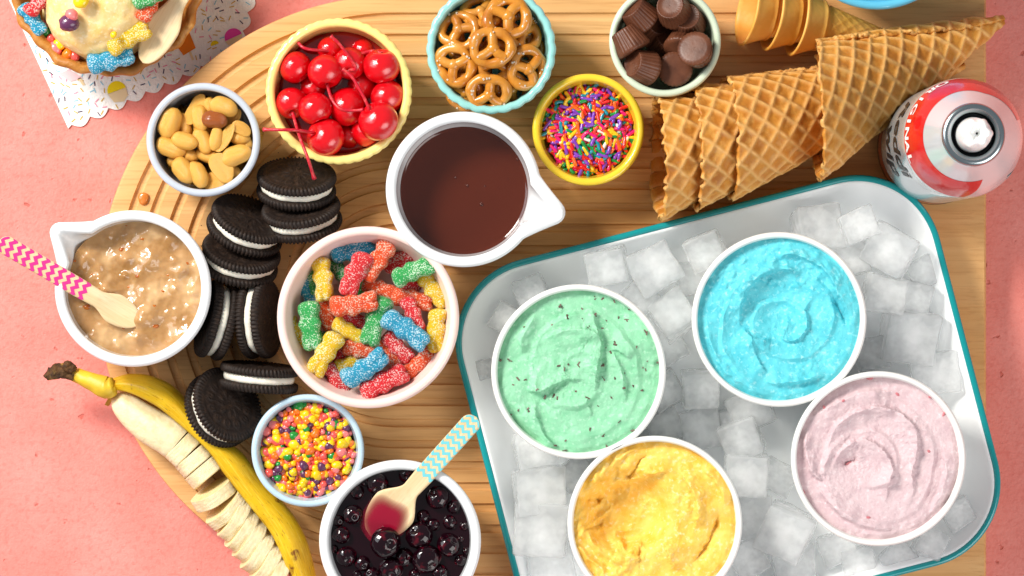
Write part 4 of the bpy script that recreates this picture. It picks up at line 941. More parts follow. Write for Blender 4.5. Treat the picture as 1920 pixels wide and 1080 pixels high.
band('red_band', D2R(18), D2R(288), lo_sw, lambda a: hi_z - .009 * float(np.clip((70 - math.degrees(a)) / 52, 0, 1)), CANR)
band('red_foot_band', 0, 2 * PI, lambda a: .0072, lambda a: .022, CANR, 120, 3)
def text_mesh(body, size):
    cu = bpy.data.curves.new('lettering', 'FONT'); cu.body = body; cu.size = size; cu.align_x = 'CENTER'; cu.resolution_u = 3
    o = bpy.data.objects.new('lettering', cu); COL.objects.link(o); dg = bpy.context.evaluated_depsgraph_get(); dg.update()
    me = bpy.data.meshes.new_from_object(o.evaluated_get(dg)); bpy.data.objects.remove(o); bpy.data.curves.remove(cu)
    bm = bmesh.new(); bm.from_mesh(me); bmesh.ops.triangulate(bm, faces=bm.faces); bmesh.ops.subdivide_edges(bm, edges=[e for e in bm.edges if e.calc_length() > size * .12], cuts=2); bmesh.ops.triangulate(bm, faces=bm.faces)
    V = [tuple(v.co) for v in bm.verts]; F = [tuple(v.index for v in f.verts) for f in bm.faces]; bm.free(); bpy.data.meshes.remove(me); return V, F
def can_text(name, body, size, ac, z0, mat, sx=1.0, shear=0, spacing=1.0, bold=0, lift=.0003):
    V, F = text_mesh(body, size); pts = [(ac + (v[0] * sx + shear * v[1]) / Rc, z0 + v[1]) for v in V]
    wrapped(name, pts, mat, F, lift)
    if bold:
        for d in (-bold, bold): wrapped(name + '_weight', [(a + d / Rc, z) for a, z in pts], mat, F, lift + .00003 * (1 if d > 0 else 2))
for i, ch in enumerate('ORIGINAL'):
    can_text('letter', ch, .0088, D2R(113 + i * 12.6), ZS + .0030, INKW, 1.15, bold=.00035, lift=.0003)
can_text('lettering', 'Reddi', .042, D2R(176), .094, CANB, .46, .12, bold=.0006)
can_text('lettering', 'wip', .042, D2R(186), .054, CANB, .50, .12, bold=.0006)
band('red_accent', D2R(214), D2R(219), lambda a: .098 + (a - D2R(214)) * .25, lambda a: .102 + (a - D2R(214)) * .25, CANR, 8, 3, .0002)
for a0, a1, z0, z1, mt in ((304, 312, .10, .125, INKT), (318, 330, .105, .14, INKT), (322, 338, .07, .09, CANB), (290, 300, .06, .075, CANB), (310, 318, .03, .06, CANB), (340, 352, .09, .13, INKT)):
    band('side_print', D2R(a0), D2R(a1), lambda a: z0 + .012 * math.sin((a - D2R(a0)) * 14), lambda a: z1 + .008 * math.cos((a - D2R(a0)) * 10), mt, 14, 4, .0002)
zr = ZS + .044; rr_ = Rc * .46
V, F = lathe([(rr_, zr - .002)] + [(rr_ * 1.0 + .0026 * math.cos(a) - .0008, zr + .0012 + .0026 * math.sin(a)) for a in np.linspace(-.6, PI + .9, 16)] + [(rr_ * .80, zr - .003), (rr_ * .76, zr - .008)], 96); obj('crimp_ring', mesh('crimp_ring', V, F, STEEL), can)
V, F = lathe([(rr_ * .80, zr - .0075), (rr_ * .55, zr - .008), (.0005, zr - .008)], 64); obj('valve_cup', mesh('valve_cup', V, F, CAND), can)
def nozf(th, k, r, z): return r * (1 + (.10 * np.cos(6 * th) if z > zr + .017 and r > .003 else 0))
V, F = lathe([(.0092, zr - .008), (.0094, zr - .002), (.0088, zr + .004), (.0086, zr + .009), (.0082, zr + .014), (.0076, zr + .018), (.0062, zr + .021), (.0046, zr + .022), (.0032, zr + .0205), (.0018, zr + .018), (.0006, zr + .0165)], 72, nozf); obj('nozzle', mesh('nozzle', V, F, NOZ), can)

# ------------------------------------------------------------------ enamel tray with ice
ENAM = M('white_enamel', '#F3F6F7', rough=.14, coat=.4, bump=(30, .05, .001)); TEAL_EN = M('teal_enamel', '#0E8F92', rough=.18, coat=.4)
TR, TRZ = math.radians(14.6), BT + .021
tcx, tcy = 1365, 774
u_ax = np.array([math.cos(TR), -math.sin(TR)]); v_ax = np.array([math.sin(TR), math.cos(TR)])
st = sz(TRZ); TW, TH_, TRr = 933 * st, 752 * st, 160 * st
tcw = W(tcx, tcy, TRZ)
def rr_loop(off, z, rad, n=14):
    hw, hh = TW / 2 - off, TH_ / 2 - off; r = max(.004, rad); P = []
    for cxs, cys, a0 in ((1, 1, 0), (-1, 1, 90), (-1, -1, 180), (1, -1, 270)):
        for k in range(n + 1): a = math.radians(a0 + 90 * k / n); P.append((cxs * (hw - r) + r * math.cos(a), cys * (hh - r) + r * math.sin(a), z))
    return P
tray = thing('enamel_tray', None, 'white enamel tray with teal rim holding ice and ice cream tubs', 'tray', matrix=Matrix.Translation((tcw.x, tcw.y, BT)) @ Matrix.Rotation(TR, 4, 'Z'))
px_ = st; Hh = TRZ - BT
prof = [(66 * px_, .0006, TRr - 56 * px_), (60 * px_, .0018, TRr - 50 * px_), (13 * px_, Hh - .005, TRr - 13 * px_), (9 * px_, Hh - .001, TRr - 9 * px_), (10 * px_, Hh + .0010, TRr - 10 * px_), (14 * px_, Hh + .0012, TRr - 14 * px_), (18 * px_, Hh + .0002, TRr - 18 * px_), (24 * px_, Hh - .0020, TRr - 23 * px_), (40 * px_, Hh - .0075, TRr - 37 * px_), (52 * px_, Hh - .0115, TRr - 47 * px_),
        (62 * px_, Hh - .0143, TRr - 55 * px_), (74 * px_, .0042, TRr - 64 * px_), (92 * px_, .0028, TRr - 80 * px_), (150 * px_, .0024, TRr - 110 * px_)]
V = []
for off, z, r in prof: V += rr_loop(off, z, r)
n = 60; F = grid_faces(len(prof), n); k = (len(prof) - 1) * n; F.append(tuple(range(k, k + n))); F.append(tuple(range(n))[::-1])
obj('body', mesh('body', V, F, ENAM), tray)
lp = rr_loop(6.2 * px_, Hh + .0005, TRr - 6 * px_, 20); V = []; nt_ = 12
for i, p in enumerate(lp):
    a = Vector(lp[i - 1]); b = Vector(lp[(i + 1) % len(lp)]); t = (b - a).normalized(); nn = Vector((t.y, -t.x, 0))
    for j in range(nt_): an = 2 * PI * j / nt_; V.append(Vector(p) + nn * 6.4 * px_ * math.cos(an) + Vector((0, 0, .0016 * math.sin(an))))
F = [(i * nt_ + j, i * nt_ + (j + 1) % nt_, ((i + 1) % len(lp)) * nt_ + (j + 1) % nt_, ((i + 1) % len(lp)) * nt_ + j) for i in range(len(lp)) for j in range(nt_)]
obj('rim', mesh('rim', V, F, TEAL_EN), tray)

MELT = M('melt_water', (.78, .90, .92, 1), rough=.06, ior=1.33, alpha=.18, bump=(70, .3, .002, 2))
lp = rr_loop(55 * px_, .0088, TRr - 49 * px_); lp2 = rr_loop(68 * px_, .0052, TRr - 58 * px_); V = lp + lp2; n = 60
F = [tuple(range(n)), tuple(range(n, 2 * n))[::-1]] + [(i, n + i, n + (i + 1) % n, (i + 1) % n) for i in range(n)]
o = obj('melt_water', mesh('melt_water', V, F, MELT, False), matrix=tray.matrix_local.copy()); tag(o, 'cloudy melt water lying between the ice cubes in the tray', 'water', kind='stuff')
def mat_ice():
    m = M('frosted_ice', (.96, .985, .99, 1), rough=.05, spec=.5, ior=1.31, trans=.9, sss=.5, sssr=(1, 1, 1), sscale=.010, bump=(.9, .5, .006, 2))
    nt = m.node_tree; N = nt.nodes; L = nt.links; b = N['Principled BSDF']; tc = N.new('ShaderNodeTexCoord')
    # cloudy core: whiter and less clear towards the middle of the cube
    ln = N.new('ShaderNodeVectorMath'); ln.operation = 'LENGTH'; L.new(tc.outputs['Object'], ln.inputs[0])
    n1 = N.new('ShaderNodeTexNoise'); n1.inputs['Scale'].default_value = 1.6; n1.inputs['Detail'].default_value = 3; L.new(tc.outputs['Object'], n1.inputs['Vector'])
    ad = N.new('ShaderNodeMath'); ad.operation = 'MULTIPLY_ADD'; ad.inputs[1].default_value = 1.3; L.new(n1.outputs[0], ad.inputs[0]); L.new(ln.outputs['Value'], ad.inputs[2])
    mr = N.new('ShaderNodeMapRange'); mr.inputs[1].default_value = 1.35; mr.inputs[2].default_value = 2.0; mr.inputs[3].default_value = .18; mr.inputs[4].default_value = .62; L.new(ad.outputs[0], mr.inputs[0]); L.new(mr.outputs[0], b.inputs['Transmission Weight'])
    b.inputs['Alpha'].default_value = .56
    return m
ICE = mat_ice()
def ice_mesh(seed):
    bm = bmesh.new(); bmesh.ops.create_cube(bm, size=2); bmesh.ops.bevel(bm, geom=bm.edges[:], offset=.17, segments=3, affect='EDGES', profile=.6)
    bmesh.ops.subdivide_edges(bm, edges=bm.edges[:], cuts=2, use_grid_fill=True)
    for v in bm.verts: p = v.co.copy(); v.co = p * (1 + .16 * N3(p, .7, seed) + .04 * N3(p, 2.0, seed)); v.co.z *= .9
    me = bpy.data.meshes.new('ice_cube'); bm.to_mesh(me); bm.free(); me.materials.append(ICE); me.shade_smooth(); return me
ICM = [ice_mesh(k) for k in range(5)]
ice = [ # crop, x, y, size(crop px), rotation deg, layer, label
 ('a', 685, 150, 165, 12, 2, 'clear ice cube above the green tub near the far tray wall'), ('a', 900, 155, 190, 28, 2, 'large bright ice cube right of the green tub at the far wall'),
 ('a', 335, 265, 130, 20, 1, 'ice cube poking out at the upper left of the green tub'), ('a', 990, 370, 165, 35, 2, 'ice cube between the green and blue tubs'),
 ('a', 1140, 75, 150, 25, 2, 'ice cube touching the upper left of the blue tub'), ('a', 220, 390, 120, 60, 0, 'ice cube tucked at the left of the green tub by the tray corner'),
 ('a', 1085, 200, 150, 5, 0, 'low ice cube between the two bright ones and the blue tub'), ('a', 830, 290, 140, 40, 0, 'low ice cube by the upper right of the green tub'),
 ('a', 960, 520, 150, 30, 0, 'low ice cube in the shade right of the green tub'), ('a', 1110, 710, 150, 2, 1, 'square ice cube in the shade under the lower left of the blue tub'),
 ('a', 950, 720, 140, 30, 0, 'dim ice cube in the shade beside the green tub'), ('a', 110, 620, 90, 10, 0, 'ice cube at the tray wall left of the green tub'),
 ('b', 640, 215, 180, 10, 1, 'ice cube just above the blue tub'), ('b', 822, 195, 140, 22, 3, 'upright bright ice cube in the far right corner of the tray'),
 ('b', 960, 305, 185, -28, 2, 'large clear ice cube in the far right corner'), ('b', 790, 345, 140, 15, 0, 'low ice cube between the blue tub and the corner cubes'),
 ('b', 935, 500, 160, -12, 2, 'ice cube right of the blue tub'), ('b', 1058, 510, 145, -15, 1, 'ice cube against the right tray wall beside the blue tub'),
 ('b', 1045, 685, 215, -8, 1, 'large flat ice cube at the right between the blue and pink tubs'), ('b', 880, 760, 130, 10, 0, 'dim ice cube between the blue and pink tubs'),
 ('b', 345, 1010, 170, 25, 0, 'dim ice cube below the blue tub'), ('b', 1160, 840, 190, 5, 0, 'low ice cube at the right wall above the pink tub'),
 ('b', 1110, 400, 120, 30, 0, 'low ice cube by the right wall below the corner ones'),
 ('c', 312, 550, 290, 4, 2, 'upper of two bright square ice cubes by the left tray wall'), ('c', 318, 790, 300, -4, 2, 'lower of two bright square ice cubes by the left tray wall'),
 ('c', 290, 300, 240, 12, 1, 'ice cube under the lower left of the green tub'), ('c', 390, 1010, 260, 8, 0, 'ice cube at the bottom edge by the left tray wall'),
 ('c', 540, 430, 190, 30, 0, 'ice cube between the green and yellow tubs'), ('c', 1330, 150, 230, 12, 0, 'dim ice cube above the yellow tub'),
 ('c', 1590, 210, 220, 22, 1, 'dim slanting ice cube in the middle of the tray'), ('c', 1615, 450, 250, -3, 2, 'rounded square ice cube right of the yellow tub'),
 ('c', 1110, 130, 200, 30, 0, 'dim ice cube between the green, blue and yellow tubs'),
 ('d', 250, 600, 150, -30, 0, 'dim ice cube between the rounded square one and the pink tub'), ('d', 292, 870, 215, -22, 2, 'long tilted ice cube at the lower left of the pink tub'),
 ('d', 120, 800, 180, 5, 0, 'dim ice cube right of the yellow tub, lower row'), ('d', 985, 925, 130, -28, 1, 'ice cube under the lower right of the pink tub'),
 ('d', 540, 940, 150, 20, 0, 'low ice cube below the pink tub'), ('d', 330, 1020, 180, 5, 0, 'ice cube at the bottom edge left of the pink tub'),
 ('d', 1120, 780, 130, 30, 0, 'low ice cube right of the pink tub'), ('d', 110, 1000, 150, 30, 0, 'ice cube at the bottom edge right of the yellow tub'),
 ('d', 640, 1020, 150, 12, 0, 'ice cube at the bottom edge below the pink tub'), ('d', 60, 330, 150, 20, 0, 'dim ice cube at the upper left of the pink tub'), ('d', 830, 990, 140, 40, 0, 'low ice cube near the near tray wall below the pink tub'),
]
for i, (k, x, y, s, a, ly, lab) in enumerate(ice):
    z = BT + .0110 + ly * .0070; R = s * CR[k][2] * sz(z) / 2 * 1.10
    m = Matrix.Translation(CW(k, x, y, z)) @ Matrix.Rotation(math.radians(a), 4, 'Z') @ Matrix.Rotation(random.uniform(-.25, .25) * (ly > 0), 4, 'X') @ Matrix.Rotation(random.uniform(-.25, .25) * (ly > 0), 4, 'Y') @ Matrix.Diagonal((R, R * random.uniform(.88, 1.05), min(R, .0115), 1))
    tag(obj('ice_cube', ICM[i % 5], matrix=m), lab, 'ice cube', 'ice cubes in the tray')

# ------------------------------------------------------------------ ice cream tubs
PAPER = M('white_tub_paper', '#ECECE8', rough=.35, coat=.15, bump=(200, .06, .0004))
CUPH = .052; ZT = BT + .0028 + CUPH
def ridge(X, Y, key, pts, amp, wf, wb, side=1, fade=.006):
    """crest along a traced line: steep on one side, long gentle back on the other"""
    X, Y = X + .0006 * pn(X * 230, Y * 230, 41) + .0004 * pn(X * 700, Y * 700, 43), Y + .0006 * pn(X * 230, Y * 230, 47) + .0004 * pn(X * 700, Y * 700, 49)
    P = np.array([CW(key, x, y, ZT).xy for x, y in pts]); P = np.array(smooth_path([tuple(p) for p in P], 5))
    best = np.full(X.shape, 9.); sg = np.zeros(X.shape); tt = np.zeros(X.shape); n = len(P) - 1
    for i in range(n):
        a, b = P[i], P[i + 1]; d = b - a; L2 = d @ d + 1e-12; t = np.clip(((X - a[0]) * d[0] + (Y - a[1]) * d[1]) / L2, 0, 1)
        qx, qy = X - a[0] - t * d[0], Y - a[1] - t * d[1]; q = np.hypot(qx, qy); s = np.sign(d[0] * qy - d[1] * qx); m = q < best
        best = np.where(m, q, best); sg = np.where(m, s, sg); tt = np.where(m, (i + t) / n, tt)
    w = np.where(sg * side > 0, wb, wf * .7); env = np.clip(np.minimum(tt, 1 - tt) / .25, 0, 1); env = env * env * (3 - 2 * env)
    return amp * env * (1 + .28 * pn(X * 170, Y * 170, 53)) * np.exp(-(best / w) ** 1.25)
def tub(px, py, hf, mat, cup_label, cream_label, noise_amp=.00009, seed=0, zoff=-.0045):
    c = W(px, py, ZT); R = 164 * sz(ZT); c.z = BT + .0028
    t = thing('paper_tub', c, cup_label, 'tub', 'round paper ice cream tubs'); rb = R * .80; P = [(0.0005, .0015), (rb * .95, .0015), (rb, 0), (rb + .0004, .0006)]
    P += [(rb + (R - .0022 - rb) * u, CUPH * u) for u in np.linspace(.05, .975, 12)]; Pi = [(R - .0031, CUPH * .965), (R - .0036, CUPH * .90), (R * .92, CUPH * .6), (rb - .001, .004), (.0005, .003)]
    V, F = lathe(P + Pi, 120); obj('wall', mesh('wall', V, F, PAPER), t)
    V, F = lathe([(R - .0016 + .0016 * math.cos(a), CUPH - .0006 + .0018 * math.sin(a)) for a in np.linspace(0, 2 * PI, 15)], 160); obj('rim', mesh('rim', V, F, PAPER), t)
    Ri = R - .0030; nr, ns = 120, 300
    r = np.linspace(0, 1, nr) ** .75; th = np.arange(ns) * 2 * PI / ns; RR, TT = np.meshgrid(r, th, indexing='ij'); X = c.x + RR * Ri * np.cos(TT); Y = c.y + RR * Ri * np.sin(TT)
    Z = 1.5 * hf(X, Y) + noise_amp * (fbm(X * 500, Y * 500, 3, seed, .7)) + .0005 * fbm(X * 90, Y * 90, 3, seed + 5) + .00055 * fbm(X * 260, Y * 260, 3, seed + 9, .6) * np.clip(.15 + 1.6 * pn(X * 55, Y * 55, seed + 15), 0, 1) - .0012 * np.clip(pn(X * 210, Y * 210, seed + 19) - .55, 0, 1)
    Z -= (.0010 + .0022 * np.clip(pn(np.cos(TT) * 4 + seed, np.sin(TT) * 4, 61), 0, 1)) * np.clip((RR - .93) / .07, 0, 1); V = np.stack([X - c.x, Y - c.y, Z], -1).reshape(-1, 3)
    k = len(V); rim = V[-ns:].copy(); rim[:, 2] -= .006; V = np.concatenate([V, rim]); F = grid_faces(nr, ns) + [(k - ns + j, k - ns + (j + 1) % ns, k + (j + 1) % ns, k + j) for j in range(ns)]
    o = obj('ice_cream', mesh('ice_cream', V, F, mat), loc=(c.x, c.y, ZT + zoff)); tag(o, cream_label, 'ice cream', 'ice cream in the tubs')
    def zat(x, y): return ZT + zoff + 1.5 * float(hf(np.array([x]), np.array([y]))[0])
    return o, zat
def icecream(n, c, c2, c3=None, sss=.12, bump=1.0):
    return M(n, c, rough=.55, spec=.35, sss=sss, sssr=(1, .9, .8), sscale=.003, var=(130, c2, .42, .72, 4), var2=(420, c3 or c, .55, .75), bump=(1000, .45 * bump, .0006, 3), bump2=(330, .18 * bump, .0008, 3))
def spiral(X, Y, key, cx, cy, pitch, amp, ph=0, d=1, r0=.006, r1=.044):
    c = CW(key, cx, cy, ZT); x = X - c.x + .0012 * pn(X * 90, Y * 90, 71); y = Y - c.y + .0012 * pn(X * 90, Y * 90, 73); q = np.hypot(x, y)
    f = (q / pitch + d * np.arctan2(y, x) / (2 * PI) + ph + .10 * pn(X * 35, Y * 35, 75)) % 1; k = np.clip((q - r0) / .006, 0, 1) * np.clip((r1 - q) / .008, 0, 1)
    sh = np.where(f < .88, (f / .88) ** 2.2, (1 - f) / .12); return amp * k * sh * (.7 + .6 * pn(X * 50, Y * 50, 77))
def green_h(X, Y):
    R = lambda *a, **k: ridge(X, Y, 'a', *a, **k); w = .0006 * pn(X * 120, Y * 120, 4); X0, Y0 = X, Y
    h = R([(300, 555), (285, 490), (320, 420), (365, 350)], .0026, .0018, .006, -1) + R([(375, 500), (450, 452), (540, 436), (620, 445), (658, 500)], .0022, .0012, .007, -1)
    h += R([(610, 330), (640, 440), (657, 520), (636, 620), (626, 750)], .0040, .0009, .010, -1) + R([(700, 525), (742, 600), (760, 700), (772, 790)], .0020, .0012, .008, -1)
    h += R([(475, 545), (478, 620), (510, 662), (585, 668)], .0020, .0010, .005, 1) + R([(310, 715), (370, 722), (440, 690), (520, 660)], .0032, .0010, .009, 1)
    h += R([(690, 525), (745, 538), (795, 580)], .0020, .0010, .006, 1) + R([(350, 760), (362, 850), (400, 930), (460, 985)], .0024, .0010, .008, -1)
    h += R([(190, 780), (260, 870), (330, 930), (420, 985)], -.0028, .002, .004) + R([(590, 740), (595, 790), (620, 840)], .0012, .0008, .005, -1) + .0014 * pn(X * 45 + 1, Y * 45, 2) + spiral(X, Y, 'a', 540, 620, .021, .0016, .2, 1)
    return h
MINT = icecream('mint_ice_cream', '#92CFA8', '#7EC398', '#B2E0C2')
og, zg = tub(1085, 697, green_h, MINT, 'white paper tub of mint green ice cream, leftmost in the tray', 'mint green ice cream with dark flecks', seed=1)
FLECK = M('chocolate_fleck', '#7A6258', rough=.5, var=(300, '#4A342C', .45, .6)); fk = []
rnd = random.Random(5)
main = [(470, 330), (570, 347), (435, 410), (505, 382), (570, 398), (597, 430), (632, 290), (665, 297), (690, 285), (720, 300), (735, 378), (775, 398), (672, 395), (668, 425), (632, 370), (310, 425), (815, 518), (705, 535), (680, 520), (715, 500), (660, 605), (458, 600), (485, 625), (545, 715), (455, 755), (440, 735), (250, 695), (268, 665), (305, 670), (230, 575), (200, 572), (720, 660), (758, 710), (800, 705), (845, 720), (665, 660), (705, 745), (640, 790), (590, 745), (285, 810), (320, 808), (245, 830), (490, 945), (670, 930), (680, 977), (738, 868), (490, 995), (612, 905), (860, 450), (870, 580), (855, 620), (920, 590), (770, 640), (795, 905), (505, 590), (545, 600), (395, 750), (360, 705), (450, 972), (790, 345)]
for x, y in main:
    for q in range(rnd.choice((1, 1, 2))):
        p = CW('a', x + rnd.uniform(-8, 8), y + rnd.uniform(-8, 8), ZT); z = zg(p.x, p.y); L = rnd.uniform(.0008, .0028); v, f = boxm(0, 0, 0, L, rnd.uniform(.0004, .0010), .0007); m = Matrix.Translation((p.x, p.y, z - .0001)) @ Matrix.Rotation(rnd.uniform(0, 6.3), 4, 'Z') @ Matrix.Rotation(rnd.uniform(-.5, .5), 4, 'X'); fk.append(([m @ Vector(a) - og.location for a in v], f))
V, F = join(fk); tag(obj('chocolate_flecks', mesh('chocolate_flecks', V, F, FLECK, False), og), kind='stuff')
def blue_h(X, Y):
    R = lambda *a, **k: ridge(X, Y, 'b', *a, **k); c = CW('b', 470, 560, ZT); d = np.hypot(X - c.x, (Y - c.y)); h = -.0040 * np.exp(-(d / .016) ** 2)
    h += R([(305, 660), (300, 560), (340, 460), (420, 400), (520, 385), (560, 430)], .0034, .0012, .008, 1) + R([(485, 560), (510, 615), (490, 690), (555, 695), (598, 630), (588, 560), (640, 500)], .0024, .0012, .004, 1)
    h += R([(410, 380), (500, 322), (590, 340), (680, 395), (725, 480), (770, 560), (792, 690)], .0030, .0012, .006, 1) + R([(400, 885), (500, 888), (600, 872), (695, 842)], .0030, .0011, .007, 1)
    h += R([(305, 640), (360, 690), (450, 695)], .0024, .0010, .006, -1) + R([(150, 560), (165, 700), (230, 830), (330, 905), (450, 960)], .0024, .0018, .006, 1)
    h += R([(340, 660), (370, 760), (420, 860)], .0018, .0010, .006, -1) + R([(700, 500), (745, 570), (775, 640)], -.003, .0016, .0016)
    h += .0012 * np.clip(fbm(X * 160, Y * 160, 3, 11), 0, 1) * np.exp(-((Y - c.y - .020) / .014) ** 2) + .0010 * pn(X * 45, Y * 45, 12) + spiral(X, Y, 'b', 500, 620, .019, .0018, .5, -1, .008); return h
tub(1461, 599, blue_h, icecream('blue_ice_cream', '#66CFDA', '#4CC0CF', '#A0E6EC'), 'white paper tub of bright blue ice cream, farthest back in the tray', 'bright turquoise blue swirled ice cream', seed=2)
def pink_h(X, Y):
    R = lambda *a, **k: ridge(X, Y, 'd', *a, **k)
    h = R([(480, 600), (490, 480), (530, 370), (610, 300), (720, 268), (830, 290), (915, 370), (925, 480), (905, 580), (905, 680), (850, 800)], .0030, .0014, .006, -1) + R([(520, 600), (540, 500), (610, 440), (690, 430), (765, 480), (805, 560), (785, 650), (772, 765)], .0026, .0014, .006, -1)
    h += R([(400, 370), (388, 470), (425, 590), (480, 620)], .0030, .0012, .006, 1) + R([(1045, 430), (1065, 570), (1035, 690), (985, 790)], .0030, .0010, .008, 1) + R([(420, 320), (530, 250), (690, 190), (840, 200)], .0022, .0012, .006, -1)
    h += R([(420, 610), (500, 720), (580, 800), (720, 850), (850, 850)], .0020, .0012, .006, 1) + R([(560, 555), (610, 530), (650, 520)], -.0024, .002, .003) + .0010 * pn(X * 45, Y * 45, 22) + spiral(X, Y, 'd', 700, 560, .020, .0017, .1, -1); return h
op, zp = tub(1647, 860, pink_h, icecream('pink_ice_cream', '#D8BFC2', '#CCB0B5', '#E5D3D5', bump=1.2), 'white paper tub of pale pink ice cream, rightmost in the tray', 'pale pink ice cream with curling ridges', noise_amp=.00018, seed=3)
RASP = M('raspberry_bit', '#C4747A', rough=.4); fk = []
for x, y, L in ((1055, 305, .006), (995, 218, .003), (835, 205, .003), (700, 128, .004), (600, 540, .004), (380, 680, .004), (445, 680, .0015), (690, 800, .003), (985, 480, .002), (570, 235, .002), (480, 270, .003)):
    p = CW('d', x, y, ZT); v, f = ico(2); m = Matrix.Translation((p.x, p.y, zp(p.x, p.y) - .0002)) @ Matrix.Rotation(rnd.uniform(0, 6), 4, 'Z'); fk.append(([m @ Vector((a.x * L / 2, a.y * .0008, a.z * .0007)) - op.location for a in v], f))
V, F = join(fk); tag(obj('raspberry_bits', mesh('raspberry_bits', V, F, RASP), op), kind='stuff')
def yellow_h(X, Y):
    R = lambda *a, **k: ridge(X, Y, 'c', *a, **k); c = CW('c', 860, 680, ZT); d = np.hypot(X - c.x, Y - c.y); h = -.0125 * np.exp(-(d / .0215) ** 6)
    h += R([(1190, 400), (1270, 520), (1310, 650), (1300, 800)], .0040, .0014, .007, 1) + R([(1330, 380), (1440, 500), (1500, 640)], .0026, .0014, .005, 1) + R([(1450, 660), (1420, 780), (1350, 920), (1250, 1035)], -.0034, .0026, .0030)
    h += R([(620, 520), (700, 480), (820, 490), (930, 470), (1040, 430), (1150, 420)], .0030, .0012, .006, 1) + R([(830, 430), (880, 460), (950, 360), (1000, 300)], -.0030, .0016, .002) + R([(590, 610), (660, 600), (720, 640)], -.0034, .0018, .002)
    h += R([(760, 880), (830, 870), (860, 930), (930, 880), (990, 920)], .0040, .0014, .006, -1) + R([(1100, 860), (1130, 960), (1180, 1050)], .0030, .0012, .005, 1) + R([(590, 790), (660, 780), (730, 770)], -.0030, .0018, .002)
    cr = np.clip((c.x + .012 - X) / .02, 0, 1) * .8 + .2; f = fbm(X * 75 + .6 * pn(X * 40, Y * 40, 35), Y * 55, 3, 31, .45); h += cr * .0024 * (.6 - np.abs(f) * 1.6) * np.clip(d / .014, .15, 1) + .0010 * pn(X * 45, Y * 45, 33); return h
tub(1228, 981, yellow_h, icecream('yellow_ice_cream', '#F4CB62', '#EFB63C', '#FAE0A2', sss=.2, bump=.8), 'white paper tub of yellow ice cream cut by the bottom edge', 'mango yellow ice cream with a scooped hollow', noise_amp=.0001, seed=4, zoff=-.004)

# ------------------------------------------------------------------ napkin and waffle bowl, top left
NAPK = M('printed_paper_napkin', '#EDEBE6', rough=.85, spec=.2, bump=(420, .8, .0012, 2))
def scallop(a, b, n, amp, out):
    a = np.array(a, float); b = np.array(b, float); d = b - a; L = np.hypot(*d); d /= L; nrm = np.array(out, float); P = []
    for k in range(n):
        for q in range(8): u = (k + q / 8) / n; P.append(tuple(a + d * L * u + nrm * amp * math.sin(PI * q / 8)))
    return P
edge = scallop((134, 234), (446, 92), 9, 11, (.42, .91)) + scallop((446, 92), (490, -80), 5, 11, (.95, .22))
poly = [(128, 241)] + edge + [(490, -80), (-20, -80)]
V = [W(x, y, .0010) for x, y in poly]; n = len(V); V += [Vector((v.x, v.y, .0002)) for v in V]
F = [tuple(range(n))[::-1], tuple(range(n, 2 * n))] + [(i, (i + 1) % n, n + (i + 1) % n, n + i) for i in range(n)]
me = mesh('paper_napkin', V, F, NAPK, False); bm = bmesh.new(); bm.from_mesh(me); bmesh.ops.recalc_face_normals(bm, faces=bm.faces); bm.to_mesh(me); bm.free()
nap = obj('paper_napkin', me); tag(nap, 'white scalloped paper napkin printed with sprinkles under the waffle bowl', 'napkin')
def inkm(n, h): return M(n, h, rough=.8, spec=.2)
INK = {'purple': inkm('purple_print', '#3B2450'), 'gold': inkm('gold_print', '#CDA53A'), 'rose': inkm('rose_print', '#E58AA6'), 'sky': inkm('sky_print', '#8CC3D6'), 'lemon': inkm('lemon_print', '#E8CE1C'), 'tan': inkm('tan_print', '#E2CBA0'), 'magenta': inkm('magenta_print', '#DE4AA6'), 'orange': inkm('orange_print', '#E07A1E')}
from mathutils.geometry import intersect_point_line
def inside(x, y):
    c = False; j = len(poly) - 1
    for i in range(len(poly)):
        xi, yi = poly[i]; xj, yj = poly[j]
        if (yi > y) != (yj > y) and x < (xj - xi) * (y - yi) / (yj - yi) + xi: c = not c
        j = i
    return c
names = ['purple', 'gold', 'rose', 'sky']; parts = {k: [] for k in names}
cells = [(x, y) for x in range(0, 480, 14) for y in range(-10, 240, 13)]
for x, y in cells:
    x += rnd.uniform(-5, 5); y += rnd.uniform(-5, 5); a = rnd.uniform(0, PI); dx, dy = 4.5 * math.cos(a), 4.5 * math.sin(a)
    if not (inside(x + dx, y + dy) and inside(x - dx, y - dy) and inside(x + 4, y + 5)) or any(math.hypot(x - q, y - w) < r for q, w, r in ((221, 170, 24), (440, 66, 24), (353, 85, 26))): continue
    p = W(x, y, .00125); k = rnd.choices(names, (2, 4, 2, 3))[0]; parts[k].append(([Vector((p.x, p.y, .00125)) + Vector((sx * .0014 * math.cos(a) - sy * .00028 * math.sin(a), -sx * .0014 * math.sin(a) - sy * .00028 * math.cos(a), 0)) for sx, sy in ((-1, -1), (1, -1), (1, 1), (-1, 1))], [(3, 2, 1, 0)]))
for k in names:
    V, F = join(parts[k]); me = mesh('printed_sprinkles', V, F, INK[k], False); bm = bmesh.new(); bm.from_mesh(me)
    for f in bm.faces:
        if f.normal.z < 0: f.normal_flip()
    bm.to_mesh(me); bm.free(); tag(obj('printed_sprinkles', me, nap), kind='stuff')
def flat(name, pts, mat, z=.00135):
    V = [W(x, y, z) for x, y in pts]; ar = sum(V[i].x * V[(i + 1) % len(V)].y - V[(i + 1) % len(V)].x * V[i].y for i in range(len(V)))
    return obj(name, mesh(name, V, [tuple(range(len(V))) if ar > 0 else tuple(range(len(V)))[::-1]], mat, False), nap)
def halfdisc(cx, cy, r, a0): return [(cx + r * math.cos(a0 + PI * k / 16), cy + r * math.sin(a0 + PI * k / 16)) for k in range(17)]
